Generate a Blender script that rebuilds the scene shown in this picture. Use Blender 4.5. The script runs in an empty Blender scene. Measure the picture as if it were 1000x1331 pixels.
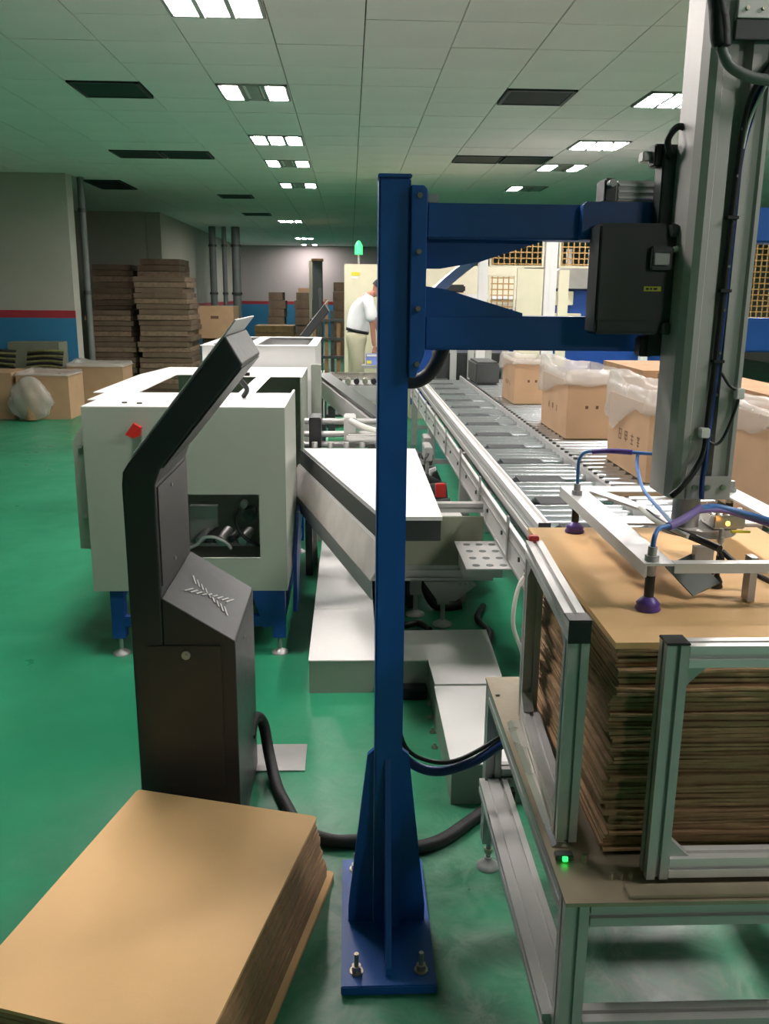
import bpy, bmesh, math, random
from mathutils import Vector, Matrix
random.seed(7)
SC = bpy.context.scene
COL = SC.collection
R = math.radians
# ------------------------------------------------------------------ camera
cd = bpy.data.cameras.new('camera'); cam = bpy.data.objects.new('camera', cd); COL.objects.link(cam)
SC.camera = cam
cd.sensor_fit = 'VERTICAL'; cd.sensor_height = 24.0; cd.lens = 24.0*1150/1331
cd.clip_start = 0.05; cd.clip_end = 200
xr = Vector((0.9992352826, -0.0379655969, 0.0093521877))
up = Vector((0.0, 0.2391832606, 0.9709744229))
bk = Vector((-0.0391005111, -0.9702319214, 0.2390003530))
m = Matrix((xr, up, bk)).transposed().to_4x4(); m.translation = (0, 0, 1.65)
cam.matrix_world = m
# ------------------------------------------------------------------ world + exposure
w = bpy.data.worlds.new('world'); SC.world = w; w.use_nodes = True
w.node_tree.nodes['Background'].inputs[0].default_value = (0.75, 0.85, 0.8, 1)
w.node_tree.nodes['Background'].inputs[1].default_value = 0.02
SC.view_settings.view_transform = 'Standard'; SC.view_settings.look = 'None'
SC.view_settings.gamma = 1.0; SC.view_settings.use_curve_mapping = False
SC.view_settings.exposure = 0.2
TUBE_POWER = 125.0
# ------------------------------------------------------------------ materials
def mat(name, col, rough=0.5, metal=0.0, var=0.08, scale=6.0, bump=0.0, bscale=60.0, rvar=0.0, emis=None, alpha=1.0, coat=0.0, stretch=None, spec=0.5):
    M = bpy.data.materials.new(name); M.use_nodes = True
    nt = M.node_tree; b = nt.nodes['Principled BSDF']
    tc = nt.nodes.new('ShaderNodeTexCoord'); src = tc.outputs['Object']
    if stretch:
        mp = nt.nodes.new('ShaderNodeMapping'); mp.inputs['Scale'].default_value = stretch
        nt.links.new(src, mp.inputs[0]); src = mp.outputs[0]
    n = nt.nodes.new('ShaderNodeTexNoise'); n.inputs['Scale'].default_value = scale; n.inputs['Detail'].default_value = 5
    nt.links.new(src, n.inputs['Vector'])
    r = nt.nodes.new('ShaderNodeValToRGB')
    c = Vector(col[:3])
    r.color_ramp.elements[0].position = .3; r.color_ramp.elements[1].position = .7
    r.color_ramp.elements[0].color = (*(c*(1-var)), 1); r.color_ramp.elements[1].color = (*[min(1, v) for v in c*(1+var)], 1)
    nt.links.new(n.outputs['Fac'], r.inputs[0]); nt.links.new(r.outputs[0], b.inputs['Base Color'])
    b.inputs['Roughness'].default_value = rough; b.inputs['Metallic'].default_value = metal
    b.inputs['Specular IOR Level'].default_value = spec
    if coat: b.inputs['Coat Weight'].default_value = coat
    if rvar:
        mr = nt.nodes.new('ShaderNodeMapRange'); mr.inputs['To Min'].default_value = max(.02, rough-rvar); mr.inputs['To Max'].default_value = rough+rvar
        nt.links.new(n.outputs['Fac'], mr.inputs['Value']); nt.links.new(mr.outputs[0], b.inputs['Roughness'])
    if bump:
        n2 = nt.nodes.new('ShaderNodeTexNoise'); n2.inputs['Scale'].default_value = bscale
        nt.links.new(src, n2.inputs['Vector'])
        bp = nt.nodes.new('ShaderNodeBump'); bp.inputs['Strength'].default_value = bump; bp.inputs['Distance'].default_value = .01
        nt.links.new(n2.outputs['Fac'], bp.inputs['Height']); nt.links.new(bp.outputs[0], b.inputs['Normal'])
    if emis:
        b.inputs['Emission Color'].default_value = (*emis[0], 1); b.inputs['Emission Strength'].default_value = emis[1]
    if alpha < 1: b.inputs['Alpha'].default_value = alpha
    return M
def s(r, g, b):   # sRGB 0-255 to linear
    f = lambda v: (v/255/12.92) if v/255 <= .04045 else ((v/255+.055)/1.055)**2.4
    return (f(r), f(g), f(b))
MT = dict(
    tile=mat('ceiling_tile_white', s(232, 225, 224), .85, var=.03, scale=1.2, bump=.1),
    void=mat('ceiling_void', s(70, 74, 72), .9),
    grid=mat('ceiling_grid', s(150, 152, 148), .6),
    tube=mat('tube_light', (1, 1, 1), .5, emis=((1.0, .93, .90), TUBE_POWER)),
    tube_off=mat('tube_off', s(150, 150, 146), .4),
    louvre=mat('dark_louvre', s(46, 50, 52), .5, .3),
    blue=mat('blue_paint', s(20, 82, 160), .42, var=.10, scale=9, rvar=.1),
    blue_dk=mat('blue_machine_paint', s(22, 70, 150), .45, var=.1),
    white=mat('white_powder_coat', s(222, 220, 218), .28, var=.02),
    cream=mat('cream_paint', s(214, 208, 182), .5, var=.04),
    cabinet=mat('shade_greyed_cabinet', s(148, 155, 143), .4, var=.02, rvar=.05),  # white paint greyed for side faces, their shade put into the colour
    kiosk=mat('charcoal_powder_coat', s(50, 50, 52), .42, var=.06, scale=30, bump=.03, bscale=400, rvar=.06),
    kiosk2=mat('charcoal_panel', s(56, 53, 53), .45, var=.06),
    screen=mat('screen_glass', s(14, 16, 20), .08, var=0),
    plate=mat('pale_screen_back', s(190, 190, 188), .4, var=.03),
    alu=mat('aluminium', s(176, 174, 172), .42, .5, var=.05, scale=14, rvar=.06),
    alu_w=mat('matte_aluminium', s(208, 206, 204), .42, .4, var=.04, rvar=.06),
    steel=mat('stainless_steel', s(186, 182, 172), .28, .95, var=.12, scale=5, rvar=.1),
    brushed=mat('worn_steel_plate', s(150, 138, 118), .36, .6, var=.18, scale=7, rvar=.12, bump=.05),
    sheet=mat('bright_sheet_steel', s(205, 198, 194), .33, .6, var=.12, scale=3, rvar=.08, stretch=(8, 2, .5)),
    coln=mat('anodised_column', s(176, 173, 170), .45, .3, var=.04),
    galv=mat('zinc_roller', s(196, 200, 204), .25, .9, var=.06),
    dark=mat('black_plastic', s(24, 25, 27), .45),
    rubber=mat('black_rubber', s(28, 28, 30), .6, bump=.2),
    gapplate=mat('roller_gap_plate', s(62, 64, 66), .8, .0, var=.1, spec=.15),
    gunmetal=mat('dark_gunmetal', s(72, 74, 74), .4, .5, var=.1),
    drive=mat('drive_cover_grey', s(56, 58, 60), .42, .2, var=.06),
    card=mat('kraft_cardboard', s(208, 168, 118), .75, var=.05, scale=3, bump=.05),
    card_side=mat('cardboard_edge', s(150, 120, 86), .85, var=.25, scale=25, bump=.3),
    card_dk=mat('brown_cardboard', s(150, 116, 84), .85, var=.15, scale=8, bump=.15),
    card_mid=mat('carton_kraft', s(172, 138, 106), .8, var=.07, scale=5, bump=.05),
    card_old=mat('shaded_brown_carton', s(104, 86, 70), .9, var=.25, scale=6, bump=.2), card_shade2=mat('shaded_carton_edge', s(128, 106, 86), .9, var=.3, scale=18, bump=.3),  # browns darkened for the unlit stacks, shade put into the colour
    ink=mat('carton_ink', s(92, 66, 46), .8),
    film=mat('milky_plastic_film', s(204, 198, 190), .25, alpha=.42, var=.05, bump=.5, bscale=18),
    wallw=mat('wall_white_paint', s(172, 168, 158), .8, var=.06, scale=.8),
    wallp=mat('wall_far_paint', s(176, 166, 166), .8, var=.05, scale=.5),
    wallb=mat('wall_blue_paint', s(44, 116, 156), .7, var=.08, scale=1.5),
    red=mat('red_stripe_paint', s(160, 44, 56), .7),
    redp=mat('red_plastic', s(190, 40, 36), .4),
    purple=mat('purple_silicone', s(84, 60, 140), .4),
    bluehose=mat('blue_air_hose', s(72, 120, 186), .35),
    navyhose=mat('navy_hose', s(26, 50, 104), .4),
    purphose=mat('violet_sleeve', s(116, 100, 160), .5),
    cable=mat('white_cable', s(206, 204, 196), .5),
    green_led=mat('green_lamp', (0.05, .9, .2), .4, emis=((.02, .9, .10), 2.6)),
    orange_led=mat('orange_lamp', (1, .4, .05), .4, emis=((1, .45, .08), 4)),
    yellow=mat('yellow_sticker', s(216, 202, 60), .5, var=.02),
    mesh=mat('ochre_mesh', s(176, 138, 84), .5, .2),
    pipe=mat('grey_pipe', s(104, 108, 106), .5),
    greenp=mat('olive_bundle', s(104, 104, 62), .8, var=.3, scale=20),
    ggrey=mat('green_grey_carton', s(112, 116, 98), .8),
    bolt=mat('zinc_bolt', s(170, 165, 150), .3, .9),
    skin=mat('skin', s(178, 126, 104), .5, var=.03),
    hair=mat('dark_hair', s(34, 28, 26), .7),
    shirt=mat('white_polo', s(232, 232, 234), .8, var=.03),
    trousers=mat('khaki_trousers', s(176, 172, 146), .85, var=.06),
    shoe=mat('dark_shoe', s(40, 38, 36), .6),
    green_bin=mat('pale_green_plastic', s(112, 190, 150), .5),
    bluew=mat('blue_white_label', s(120, 140, 210), .5),
    pallet=mat('pallet_wood', s(150, 122, 84), .85, var=.2, scale=12),
)
# floor: green epoxy with scuffs of its own
def floor_mat():
    M = bpy.data.materials.new('green_epoxy_floor'); M.use_nodes = True
    nt = M.node_tree; b = nt.nodes['Principled BSDF']; L = nt.links.new
    tc = nt.nodes.new('ShaderNodeTexCoord')
    def noise(sc, det, dist=0.0, rough=.5):
        n = nt.nodes.new('ShaderNodeTexNoise'); n.inputs['Scale'].default_value = sc; n.inputs['Detail'].default_value = det
        n.inputs['Distortion'].default_value = dist; n.inputs['Roughness'].default_value = rough
        L(tc.outputs['Object'], n.inputs['Vector']); return n
    a = noise(.7, 4, .4); r1 = nt.nodes.new('ShaderNodeValToRGB')
    r1.color_ramp.elements[0].position = .35; r1.color_ramp.elements[1].position = .68
    r1.color_ramp.elements[0].color = (*s(28, 118, 84), 1); r1.color_ramp.elements[1].color = (*s(46, 142, 104), 1)
    L(a.outputs['Fac'], r1.inputs[0])
    # worn, dusty traffic zone around the table and post
    sx = nt.nodes.new('ShaderNodeVectorMath'); sx.operation = 'DISTANCE'; sx.inputs[1].default_value = (.6-1.0, 1.7-12.0, .1)   # floor origin is at (1, 12, -.1)
    L(tc.outputs['Object'], sx.inputs[0])
    mr = nt.nodes.new('ShaderNodeMapRange'); mr.inputs['From Min'].default_value = .3; mr.inputs['From Max'].default_value = 1.9
    mr.inputs['To Min'].default_value = .95; mr.inputs['To Max'].default_value = .05
    L(sx.outputs['Value'], mr.inputs['Value'])
    c = noise(2.4, 8, 1.0, .65); r2 = nt.nodes.new('ShaderNodeValToRGB')
    r2.color_ramp.elements[0].position = .30; r2.color_ramp.elements[1].position = .62
    L(c.outputs['Fac'], r2.inputs[0])
    mu = nt.nodes.new('ShaderNodeMath'); mu.operation = 'MULTIPLY'; L(mr.outputs[0], mu.inputs[0]); L(r2.outputs[0], mu.inputs[1])
    mx = nt.nodes.new('ShaderNodeMix'); mx.data_type = 'RGBA'; 
    c2 = noise(6.5, 10, 1.4, .7); r3 = nt.nodes.new('ShaderNodeValToRGB')
    r3.color_ramp.elements[0].position = .42; r3.color_ramp.elements[1].position = .66
    r3.color_ramp.elements[0].color = (*s(50, 92, 72), 1); r3.color_ramp.elements[1].color = (*s(112, 134, 120), 1)
    L(c2.outputs['Fac'], r3.inputs[0]); L(r3.outputs[0], mx.inputs[7])
    L(mu.outputs[0], mx.inputs[0]); L(r1.outputs[0], mx.inputs[6]); L(mx.outputs[2], b.inputs['Base Color'])
    d = noise(5, 6); m2 = nt.nodes.new('ShaderNodeMapRange'); m2.inputs['To Min'].default_value = .18; m2.inputs['To Max'].default_value = .5
    L(d.outputs['Fac'], m2.inputs['Value']); L(m2.outputs[0], b.inputs['Roughness'])
    e = noise(1.6, 2); bp = nt.nodes.new('ShaderNodeBump'); bp.inputs['Strength'].default_value = .12; bp.inputs['Distance'].default_value = .02
    L(e.outputs['Fac'], bp.inputs['Height']); L(bp.outputs[0], b.inputs['Normal'])
    return M
MT['floor'] = floor_mat()
# ------------------------------------------------------------------ builders
class G:
    """collects shapes in world coordinates; build() links them as one mesh object"""
    def __init__(self): self.v = []; self.f = []; self.sm = []
    def add(self, vs, fs, smooth=False):
        n = len(self.v); self.v += [Vector(p) for p in vs]; self.f += [tuple(i+n for i in q) for q in fs]; self.sm += [smooth]*len(fs); return self
    def box(self, x0, x1, y0, y1, z0, z1, b=0.0):
        if b <= 0:
            return self.add([(x, y, z) for z in (z0, z1) for y in (y0, y1) for x in (x0, x1)],
                            [(0, 2, 3, 1), (4, 5, 7, 6), (0, 1, 5, 4), (2, 6, 7, 3), (0, 4, 6, 2), (1, 3, 7, 5)])
        bm = bmesh.new(); bmesh.ops.create_cube(bm, size=1)
        for q in bm.verts: q.co = Vector(((x0+x1)/2+q.co.x*(x1-x0), (y0+y1)/2+q.co.y*(y1-y0), (z0+z1)/2+q.co.z*(z1-z0)))
        bmesh.ops.bevel(bm, geom=bm.edges[:], offset=b, segments=2, affect='EDGES')
        bm.verts.index_update(); self.add([q.co.copy() for q in bm.verts], [[q.index for q in f.verts] for f in bm.faces]); bm.free(); return self
    def prism(self, poly, axis, a0, a1):
        """poly: 2D points in the two other axes (x,z for 'y'; y,z for 'x'; x,y for 'z')"""
        def P(p, a):
            return {'y': (p[0], a, p[1]), 'x': (a, p[0], p[1]), 'z': (p[0], p[1], a)}[axis]
        n = len(poly)
        vs = [P(p, a0) for p in poly]+[P(p, a1) for p in poly]
        fs = [tuple(range(n))[::-1], tuple(range(n, 2*n))]+[(i, (i+1) % n, n+(i+1) % n, n+i) for i in range(n)]
        return self.add(vs, fs)
    def sweep(self, prof, p0, p1, upv=(0, 0, 1)):
        """profile (u,v) swept straight from p0 to p1"""
        p0 = Vector(p0); p1 = Vector(p1); d = (p1-p0).normalized(); upv = Vector(upv)
        if abs(d.dot(upv)) > .98: upv = Vector((0, 1, 0))
        u = d.cross(upv).normalized(); v = u.cross(d).normalized(); n = len(prof)
        vs = [p0+u*a+v*b for a, b in prof]+[p1+u*a+v*b for a, b in prof]
        fs = [tuple(range(n)), tuple(range(n, 2*n))[::-1]]+[(i, n+i, n+(i+1) % n, (i+1) % n) for i in range(n)]
        return self.add(vs, fs)
    def cyl(self, p0, p1, r, seg=14, r2=None):
        r2 = r if r2 is None else r2
        p0 = Vector(p0); p1 = Vector(p1); d = (p1-p0).normalized(); a = Vector((0, 0, 1)) if abs(d.z) < .9 else Vector((1, 0, 0))
        u = d.cross(a).normalized(); v = u.cross(d).normalized()
        A = [u*math.cos(2*math.pi*i/seg)+v*math.sin(2*math.pi*i/seg) for i in range(seg)]
        vs = [p0+q*r for q in A]+[p1+q*r2 for q in A]
        self.add(vs, [(i, seg+i, seg+(i+1) % seg, (i+1) % seg) for i in range(seg)], True)
        return self.add(vs[:seg], [tuple(range(seg))]).add(vs[seg:], [tuple(range(seg))[::-1]])
    def tube(self, pts, r, seg=10, sub=6, closed=False):
        P = [Vector(p) for p in pts]
        if sub > 1 and len(P) > 2:
            Q = []
            for i in range(len(P)-1):
                a = P[max(i-1, 0)]; b = P[i]; c = P[i+1]; d = P[min(i+2, len(P)-1)]
                for k in range(sub):
                    t = k/sub
                    Q.append(.5*((2*b)+(c-a)*t+(2*a-5*b+4*c-d)*t*t+(3*b-a-3*c+d)*t**3))
            Q.append(P[-1]); P = Q
        n = len(self.v); ref = None; rings = []
        for i, p in enumerate(P):
            d = (P[min(i+1, len(P)-1)]-P[max(i-1, 0)]).normalized()
            if ref is None: ref = d.orthogonal().normalized()
            ref = (ref-d*ref.dot(d)).normalized(); b = d.cross(ref)
            rings.append([p+ref*r*math.cos(2*math.pi*k/seg)+b*r*math.sin(2*math.pi*k/seg) for k in range(seg)])
        vs = [q for g in rings for q in g]; fs = []
        for i in range(len(P)-1):
            for k in range(seg):
                fs.append((i*seg+k, i*seg+(k+1) % seg, (i+1)*seg+(k+1) % seg, (i+1)*seg+k))
        self.add(vs, fs, True)
        return self.add(rings[0], [tuple(range(seg))]).add(rings[-1], [tuple(range(seg))[::-1]])
    def lathe(self, c, prof, seg=20):
        """prof: (r,z) pairs about a vertical axis through c"""
        c = Vector(c); vs = []; n = len(prof)
        for r, z in prof:
            vs += [c+Vector((r*math.cos(2*math.pi*k/seg), r*math.sin(2*math.pi*k/seg), z)) for k in range(seg)]
        fs = [(i*seg+k, i*seg+(k+1) % seg, (i+1)*seg+(k+1) % seg, (i+1)*seg+k) for i in range(n-1) for k in range(seg)]
        self.add(vs, fs, True)
        return self.add(vs[:seg], [tuple(range(seg))[::-1]]).add(vs[-seg:], [tuple(range(seg))])
    def xform(self, M, start=0):
        for i in range(start, len(self.v)): self.v[i] = M @ self.v[i]
        return self
    def build(self, name, m, parent=None, bevel=0.0):
        xs = [p.x for p in self.v]; ys = [p.y for p in self.v]; zs = [p.z for p in self.v]
        org = Vector(((min(xs)+max(xs))/2, (min(ys)+max(ys))/2, min(zs)))
        me = bpy.data.meshes.new(name); me.from_pydata([p-org for p in self.v], [], self.f)
        me.polygons.foreach_set('use_smooth', self.sm); me.materials.append(MT[m] if isinstance(m, str) else m)
        bm = bmesh.new(); bm.from_mesh(me); bmesh.ops.recalc_face_normals(bm, faces=bm.faces); bm.to_mesh(me); bm.free()
        me.update()
        o = bpy.data.objects.new(name, me); COL.objects.link(o)
        if parent is not None:
            o.parent = parent; o.location = org-WORLD[parent.name]
        else: o.location = org
        WORLD[o.name] = org
        if bevel:
            b = o.modifiers.new('bevel', 'BEVEL'); b.width = bevel; b.segments = 2; b.limit_method = 'ANGLE'
        return o
WORLD = {}
def tag(o, label=None, cat=None, group=None, kind=None):
    if label: o['label'] = label
    if cat: o['category'] = cat
    if group: o['group'] = group
    if kind: o['kind'] = kind
    return o
def thing(name, label, cat, loc, group=None):
    o = bpy.data.objects.new(name, None); COL.objects.link(o); o.location = loc; o.empty_display_size = .1
    WORLD[o.name] = Vector(loc); return tag(o, label, cat, group)
def inst(src, loc, parent=None, rz=0.0):
    """copy one object (shared mesh) to world location loc"""
    c = src.copy(); COL.objects.link(c)
    if parent is not None: c.parent = parent; c.location = Vector(loc)-WORLD[parent.name]
    else: c.location = loc
    WORLD[c.name] = Vector(loc)
    if rz: c.rotation_euler = (0, 0, rz)
    return c
def copy_tree(src, loc, label, group=None):
    c = src.copy(); COL.objects.link(c); c.location = loc; c['label'] = label; WORLD[c.name] = Vector(loc)
    if group: c['group'] = group
    for ch in list(src.children):
        a = ch.copy(); COL.objects.link(a); a.parent = c
        for g in list(ch.children):
            b = g.copy(); COL.objects.link(b); b.parent = a
    return c
def tslot(w=.04, h=None):
    """outline of a T-slot aluminium profile"""
    h = h or w; a = w/2; b = h/2; g = .0045; d = .008; q = []
    def side(n):  # slot offsets along the side
        return [0.0] if n < .055 else [-n/4, n/4]
    for o in side(w): q += [(o-g, -b), (o-g*1.0, -b+d), (o+g, -b+d), (o+g, -b)]
    bot = [(-a, -b)]+q+[(a, -b)]
    q = []
    for o in side(h): q += [(a, o-g), (a-d, o-g), (a-d, o+g), (a, o+g)]
    right = q+[(a, b)]
    q = []
    for o in reversed(side(w)): q += [(o+g, b), (o+g, b-d), (o-g, b-d), (o-g, b)]
    top = q+[(-a, b)]
    q = []
    for o in reversed(side(h)): q += [(-a, o+g), (-a+d, o+g), (-a+d, o-g), (-a, o-g)]
    return bot+right+top+q
def struct(o): o['kind'] = 'structure'; return o
# ================================================================== SETTING
CH = 3.3
struct(G().box(-9, 11, -9, 33, -.1, 0).build('floor', 'floor'))
# ceiling with tiles (60 cm grid)
ceil = struct(G().box(-9, 11, -9, 33, CH+.03, CH+.13).build('ceiling', 'void'))
fixtures = {}
LX, RX = -.805, 2.795
for y in (5.75, 8.15, 10.55, 12.35, 14.75): fixtures[(LX, y)] = (1, 1, 1)
fixtures[(LX, 8.15)] = (1, 0, 1); fixtures[(LX, 12.35)] = (1, 0, 1); fixtures[(LX, 14.75)] = (1, 0, 1)
for y in (5.75, 8.15, 10.55): fixtures[(RX, y)] = (1, 1, 1)
fixtures[(RX, 12.35)] = (1, 0, 1); fixtures[(RX, 14.75)] = (1, 0, 0)
fixtures[(-1.405, 21.95)] = (1, 1, 1); fixtures[(-1.405, 28.55)] = (1, 1, 1); fixtures[(-1.405, 32.15)] = (1, 0, 1)
for x, y in ((LX, 3.35), (RX, 3.35), (RX, -3.85)): fixtures[(x, y)] = (1, 1, 1)
fixtures[(RX, .95)] = (1, 1, 1)
vents = [(-2.005, 8.15), (1.595, 8.15), (-2.605, 11.75), (-2.005, 11.75), (1.595, 11.75), (2.195, 11.75), (-3.805, 14.75), (-3.805, 15.35), (-2.005, 16.55), (-2.005, 20.15)]
occ = {(round(x, 2), round(y, 2)) for x, y in list(fixtures)+vents}
tilesrc = None; rest = G(); cnt = 0
for j in range(-15, 55):
    y = .35+.6*j
    for i in range(-14, 18):
        x = .395+.6*i
        if x < -8.9 or x > 10.8 or y > 32.9: continue
        if (round(x, 2), round(y, 2)) in occ: continue
        near = 5.0 < y < 15.6 and abs(x-.9) < y*.47+.2 and cnt < 290
        g = .008
        if near:
            cnt += 1; z0 = CH+random.uniform(0, .003)
            if tilesrc is None:
                tilesrc = G().box(x-.3+g/2, x+.3-g/2, y-.3+g/2, y+.3-g/2, z0, z0+.02).build('ceiling_tile', 'tile', ceil)
            else: inst(tilesrc, (x, y, z0), ceil)
        else: rest.box(x-.3+g/2, x+.3-g/2, y-.3+g/2, y+.3-g/2, CH, CH+.02)
o = rest.build('ceiling_tile', 'tile', ceil); o['kind'] = 'stuff'
# fixtures
def fixture(x, y, lit, label, group):
    e = thing('ceiling_light', label, 'light', (x, y, CH-.02), group)
    fr = G(); w = .29
    fr.box(x-w, x+w, y-w, y-w+.02, CH-.012, CH+.02).box(x-w, x+w, y+w-.02, y+w, CH-.012, CH+.02)
    fr.box(x-w, x-w+.02, y-w, y+w, CH-.012, CH+.02).box(x+w-.02, x+w, y-w, y+w, CH-.012, CH+.02)
    fr.box(x-.110, x-.078, y-w+.02, y+w-.02, CH-.022, CH+.02).box(x+.078, x+.110, y-w+.02, y+w-.02, CH-.022, CH+.02)
    fr.box(x-w, x+w, y-w, y+w, CH+.02, CH+.028)
    fr.build('frame', 'grid', e)
    for k, on in enumerate(lit):
        cx = x+(k-1)*.187
        G().prism([(cx-.060, CH+.012), (cx-.048, CH-.012), (cx+.048, CH-.012), (cx+.062, CH+.012)], 'y', y-.262, y+.262).build('lamp_tube', 'tube' if on else 'tube_off', e)
ordl = ['nearest', 'second nearest', 'third', 'fourth', 'fifth', 'sixth', 'seventh', 'farthest']
for X_, nm in ((LX, 'left'), (RX, 'right')):
    ys = sorted(k[1] for k in fixtures if k[0] == X_ and k[1] > 4)
    for n, y in enumerate(ys):
        k = fixtures[(X_, y)]; st = {3: 'all three lamps lit', 2: 'its middle lamp out', 1: 'only its left lamp lit'}[sum(k)]
        fixture(X_, y, k, '%s light fitting in the %s ceiling row, %s' % (ordl[n], nm, st), 'recessed fittings in the %s ceiling row' % nm)
    for y, t in ((3.35, 'just ahead of'), (.95, 'straight above'), (-3.85, 'a little behind'), (-6.25, 'far behind')):
        if (X_, y) in fixtures: fixture(X_, y, fixtures[(X_, y)], 'ceiling fitting of the %s row %s the camera, outside the photo' % (nm, t), 'recessed fittings in the %s ceiling row' % nm)
for y, t in ((21.95, 'larger trio of small distant lamps, in front of the far wall'), (28.55, 'three tiny lamps close to the far wall'), (32.15, 'farthest pair of tiny lamps over the far wall')):
    fixture(-1.405, y, fixtures[(-1.405, y)], t, 'distant ceiling fittings')
vl = {(-2.005, 8.15): 'nearest dark louvred vent on the left half of the ceiling', (1.595, 8.15): 'dark louvred vent in the ceiling above the blue beam, right half',
      (-2.605, 11.75): 'left one of the dark vent pair in the left ceiling', (-2.005, 11.75): 'right one of the dark vent pair in the left ceiling',
      (1.595, 11.75): 'left one of the dark vent pair in the right ceiling', (2.195, 11.75): 'right one of the dark vent pair in the right ceiling',
      (-3.805, 14.75): 'nearer of two dark vents in the ceiling by the left pier', (-3.805, 15.35): 'farther of two dark vents in the ceiling by the left pier',
      (-2.005, 16.55): 'small dark vent far back in the left ceiling', (-2.005, 20.15): 'farthest small dark vent in the left ceiling'}
for (x, y), t in vl.items():
    e = thing('ceiling_vent', t, 'vent', (x, y, CH-.02), 'dark ceiling vents')
    w = .29; g = G()
    g.box(x-w, x+w, y-w, y-w+.03, CH-.012, CH+.02).box(x-w, x+w, y+w-.03, y+w, CH-.012, CH+.02).box(x-w, x-w+.03, y-w, y+w, CH-.012, CH+.02).box(x+w-.03, x+w, y-w, y+w, CH-.012, CH+.02)
    g.build('frame', 'louvre', e)
    src = None
    for k in range(7):
        yy = y-.225+k*.075
        if src is None: src = G().prism([(yy-.03, CH+.012), (yy+.02, CH-.008), (yy+.025, CH-.004), (yy-.025, CH+.016)], 'x', x-w+.03, x+w-.03).build('slat', 'louvre', e)
        else: inst(src, (x, yy-.0025, CH-.008), e)
    G().box(x-w+.03, x+w-.03, y-w+.03, y+w-.03, CH+.022, CH+.028).build('backing', 'dark', e)
# walls
def wallbox(name, x0, x1, y0, y1, m='wallw'):
    return struct(G().box(x0, x1, y0, y1, 0, CH+.03).build(name, m))
def dado(x0, x1, y0, y1, parent):
    G().box(x0, x1, y0, y1, .0, 1.26).build('blue_dado', 'wallb', parent)
    G().box(x0, x1, y0, y1, 1.26, 1.37).build('red_stripe', 'red', parent)
wb = wallbox('wall_back', -9, 11, 33, 33.2, 'wallp'); dado(-4.0, 10.8, 32.98, 32.999, wb)
wl = wallbox('wall_left', -4.35, -4.05, 20, 33); dado(-4.049, -4.035, 20, 32.97, wl)
wp = wallbox('wall_left_recess_pier', -9, -4.36, 19.9, 20.1); wp.name = 'wall_recess'
wq = wallbox('wall_left', -9, -4.1, 13.7, 14.0); dado(-8.9, -4.09, 13.68, 13.699, wq)
wallbox('wall_left', -9.2, -9, -9, 20)
wallbox('wall_right', 11, 11.2, -9, 33.2); wallbox('wall_front', -9, 11, -9.2, -9)
# pipes at left pier and far corner
for x, y, r, t in ((-4.02, 14.15, .05, 'white vertical pipe on the corner of the left pier'), (-3.55, 24.0, .09, 'leftmost vertical pipe before the dark far left wall'),
                   (-3.25, 24.0, .06, 'middle vertical pipe before the dark far left wall'), (-2.95, 24.0, .11, 'thickest vertical pipe before the dark far left wall')):
    e = thing('vertical_pipe', t, 'pipe', (x, y, 0), 'vertical pipes at the left walls')
    G().cyl((x, y, 0), (x, y, CH), r, 14).build('pipe', 'pipe', e)
    for z in (.4, 1.6, 2.8): G().cyl((x, y, z), (x, y, z+.06), r*1.25, 14).build('clamp', 'gunmetal', e)
# ================================================================== BLUE POST
P = thing('blue_support_post', 'tall blue steel post with two horizontal arms bolted to the floor', 'post', (.095, 2.04, 0))
G().box(-.022, .212, 1.80, 2.30, 0, .026, .003).build('base_plate', 'blue', P)
G().box(.062, .131, 2.0, 2.08, .026, 1.892, .004).build('post_tube', 'blue', P)
G().box(.060, .133, 1.998, 2.082, 1.892, 1.90, .002).build('top_cap', 'blue', P)
G().prism([(-.004, .026), (-.004, .075), (.045, .515), (.061, .53), (.061, .026)], 'y', 2.03, 2.045).build('gusset', 'blue', P)
G().prism([(.198, .026), (.198, .075), (.150, .515), (.132, .53), (.132, .026)], 'y', 2.03, 2.045).build('gusset', 'blue', P)
G().prism([(1.83, .026), (1.83, .05), (1.985, .50), (1.999, .52), (1.999, .026)], 'x', .088, .102).build('gusset', 'blue', P)
G().prism([(2.27, .026), (2.27, .05), (2.095, .50), (2.081, .52), (2.081, .026)], 'x', .088, .102).build('gusset', 'blue', P)
G().prism([(.131, 1.47), (.146, 1.47), (.166, 1.52), (.166, 1.868), (.158, 1.876), (.131, 1.876)], 'y', 1.985, 2.10).build('mounting_flange', 'blue', P, .002)
for x, y in ((.016, 1.85), (.176, 1.85), (.016, 2.25), (.176, 2.25)):
    G().cyl((x, y, .026), (x, y, .030), .017, 18).cyl((x, y, .030), (x, y, .044), .0125, 6).cyl((x, y, .044), (x, y, .078), .006, 10).build('anchor_bolt', 'bolt', P)
for x, z in ((.149, 1.855), (.149, 1.50), (.149, 1.62), (.149, 1.74)):
    G().cyl((x, 1.985, z), (x, 1.978, z), .006, 6).build('bolt', 'bolt', P)
G().box(.166, 1.35, 2.0, 2.075, 1.768, 1.842, .004).build('upper_arm', 'blue', P)
G().box(.166, 1.35, 2.0, 2.075, 1.530, 1.605, .004).build('lower_arm', 'blue', P)
G().prism([(.166, 1.768), (.166, 1.706), (.20, 1.706), (.29, 1.722), (.43, 1.768)], 'y', 2.03, 2.042).build('arm_gusset', 'blue', P)
G().prism([(.166, 1.605), (.166, 1.668), (.21, 1.662), (.384, 1.612), (.384, 1.605)], 'y', 2.005, 2.017).build('arm_gusset', 'blue', P)
G().prism([(.498, 1.768), (.498, 1.838), (.506, 1.846), (.70, 1.846), (.70, 1.768)], 'y', 1.972, 1.999).build('arm_end_plate', 'blue', P)
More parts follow.
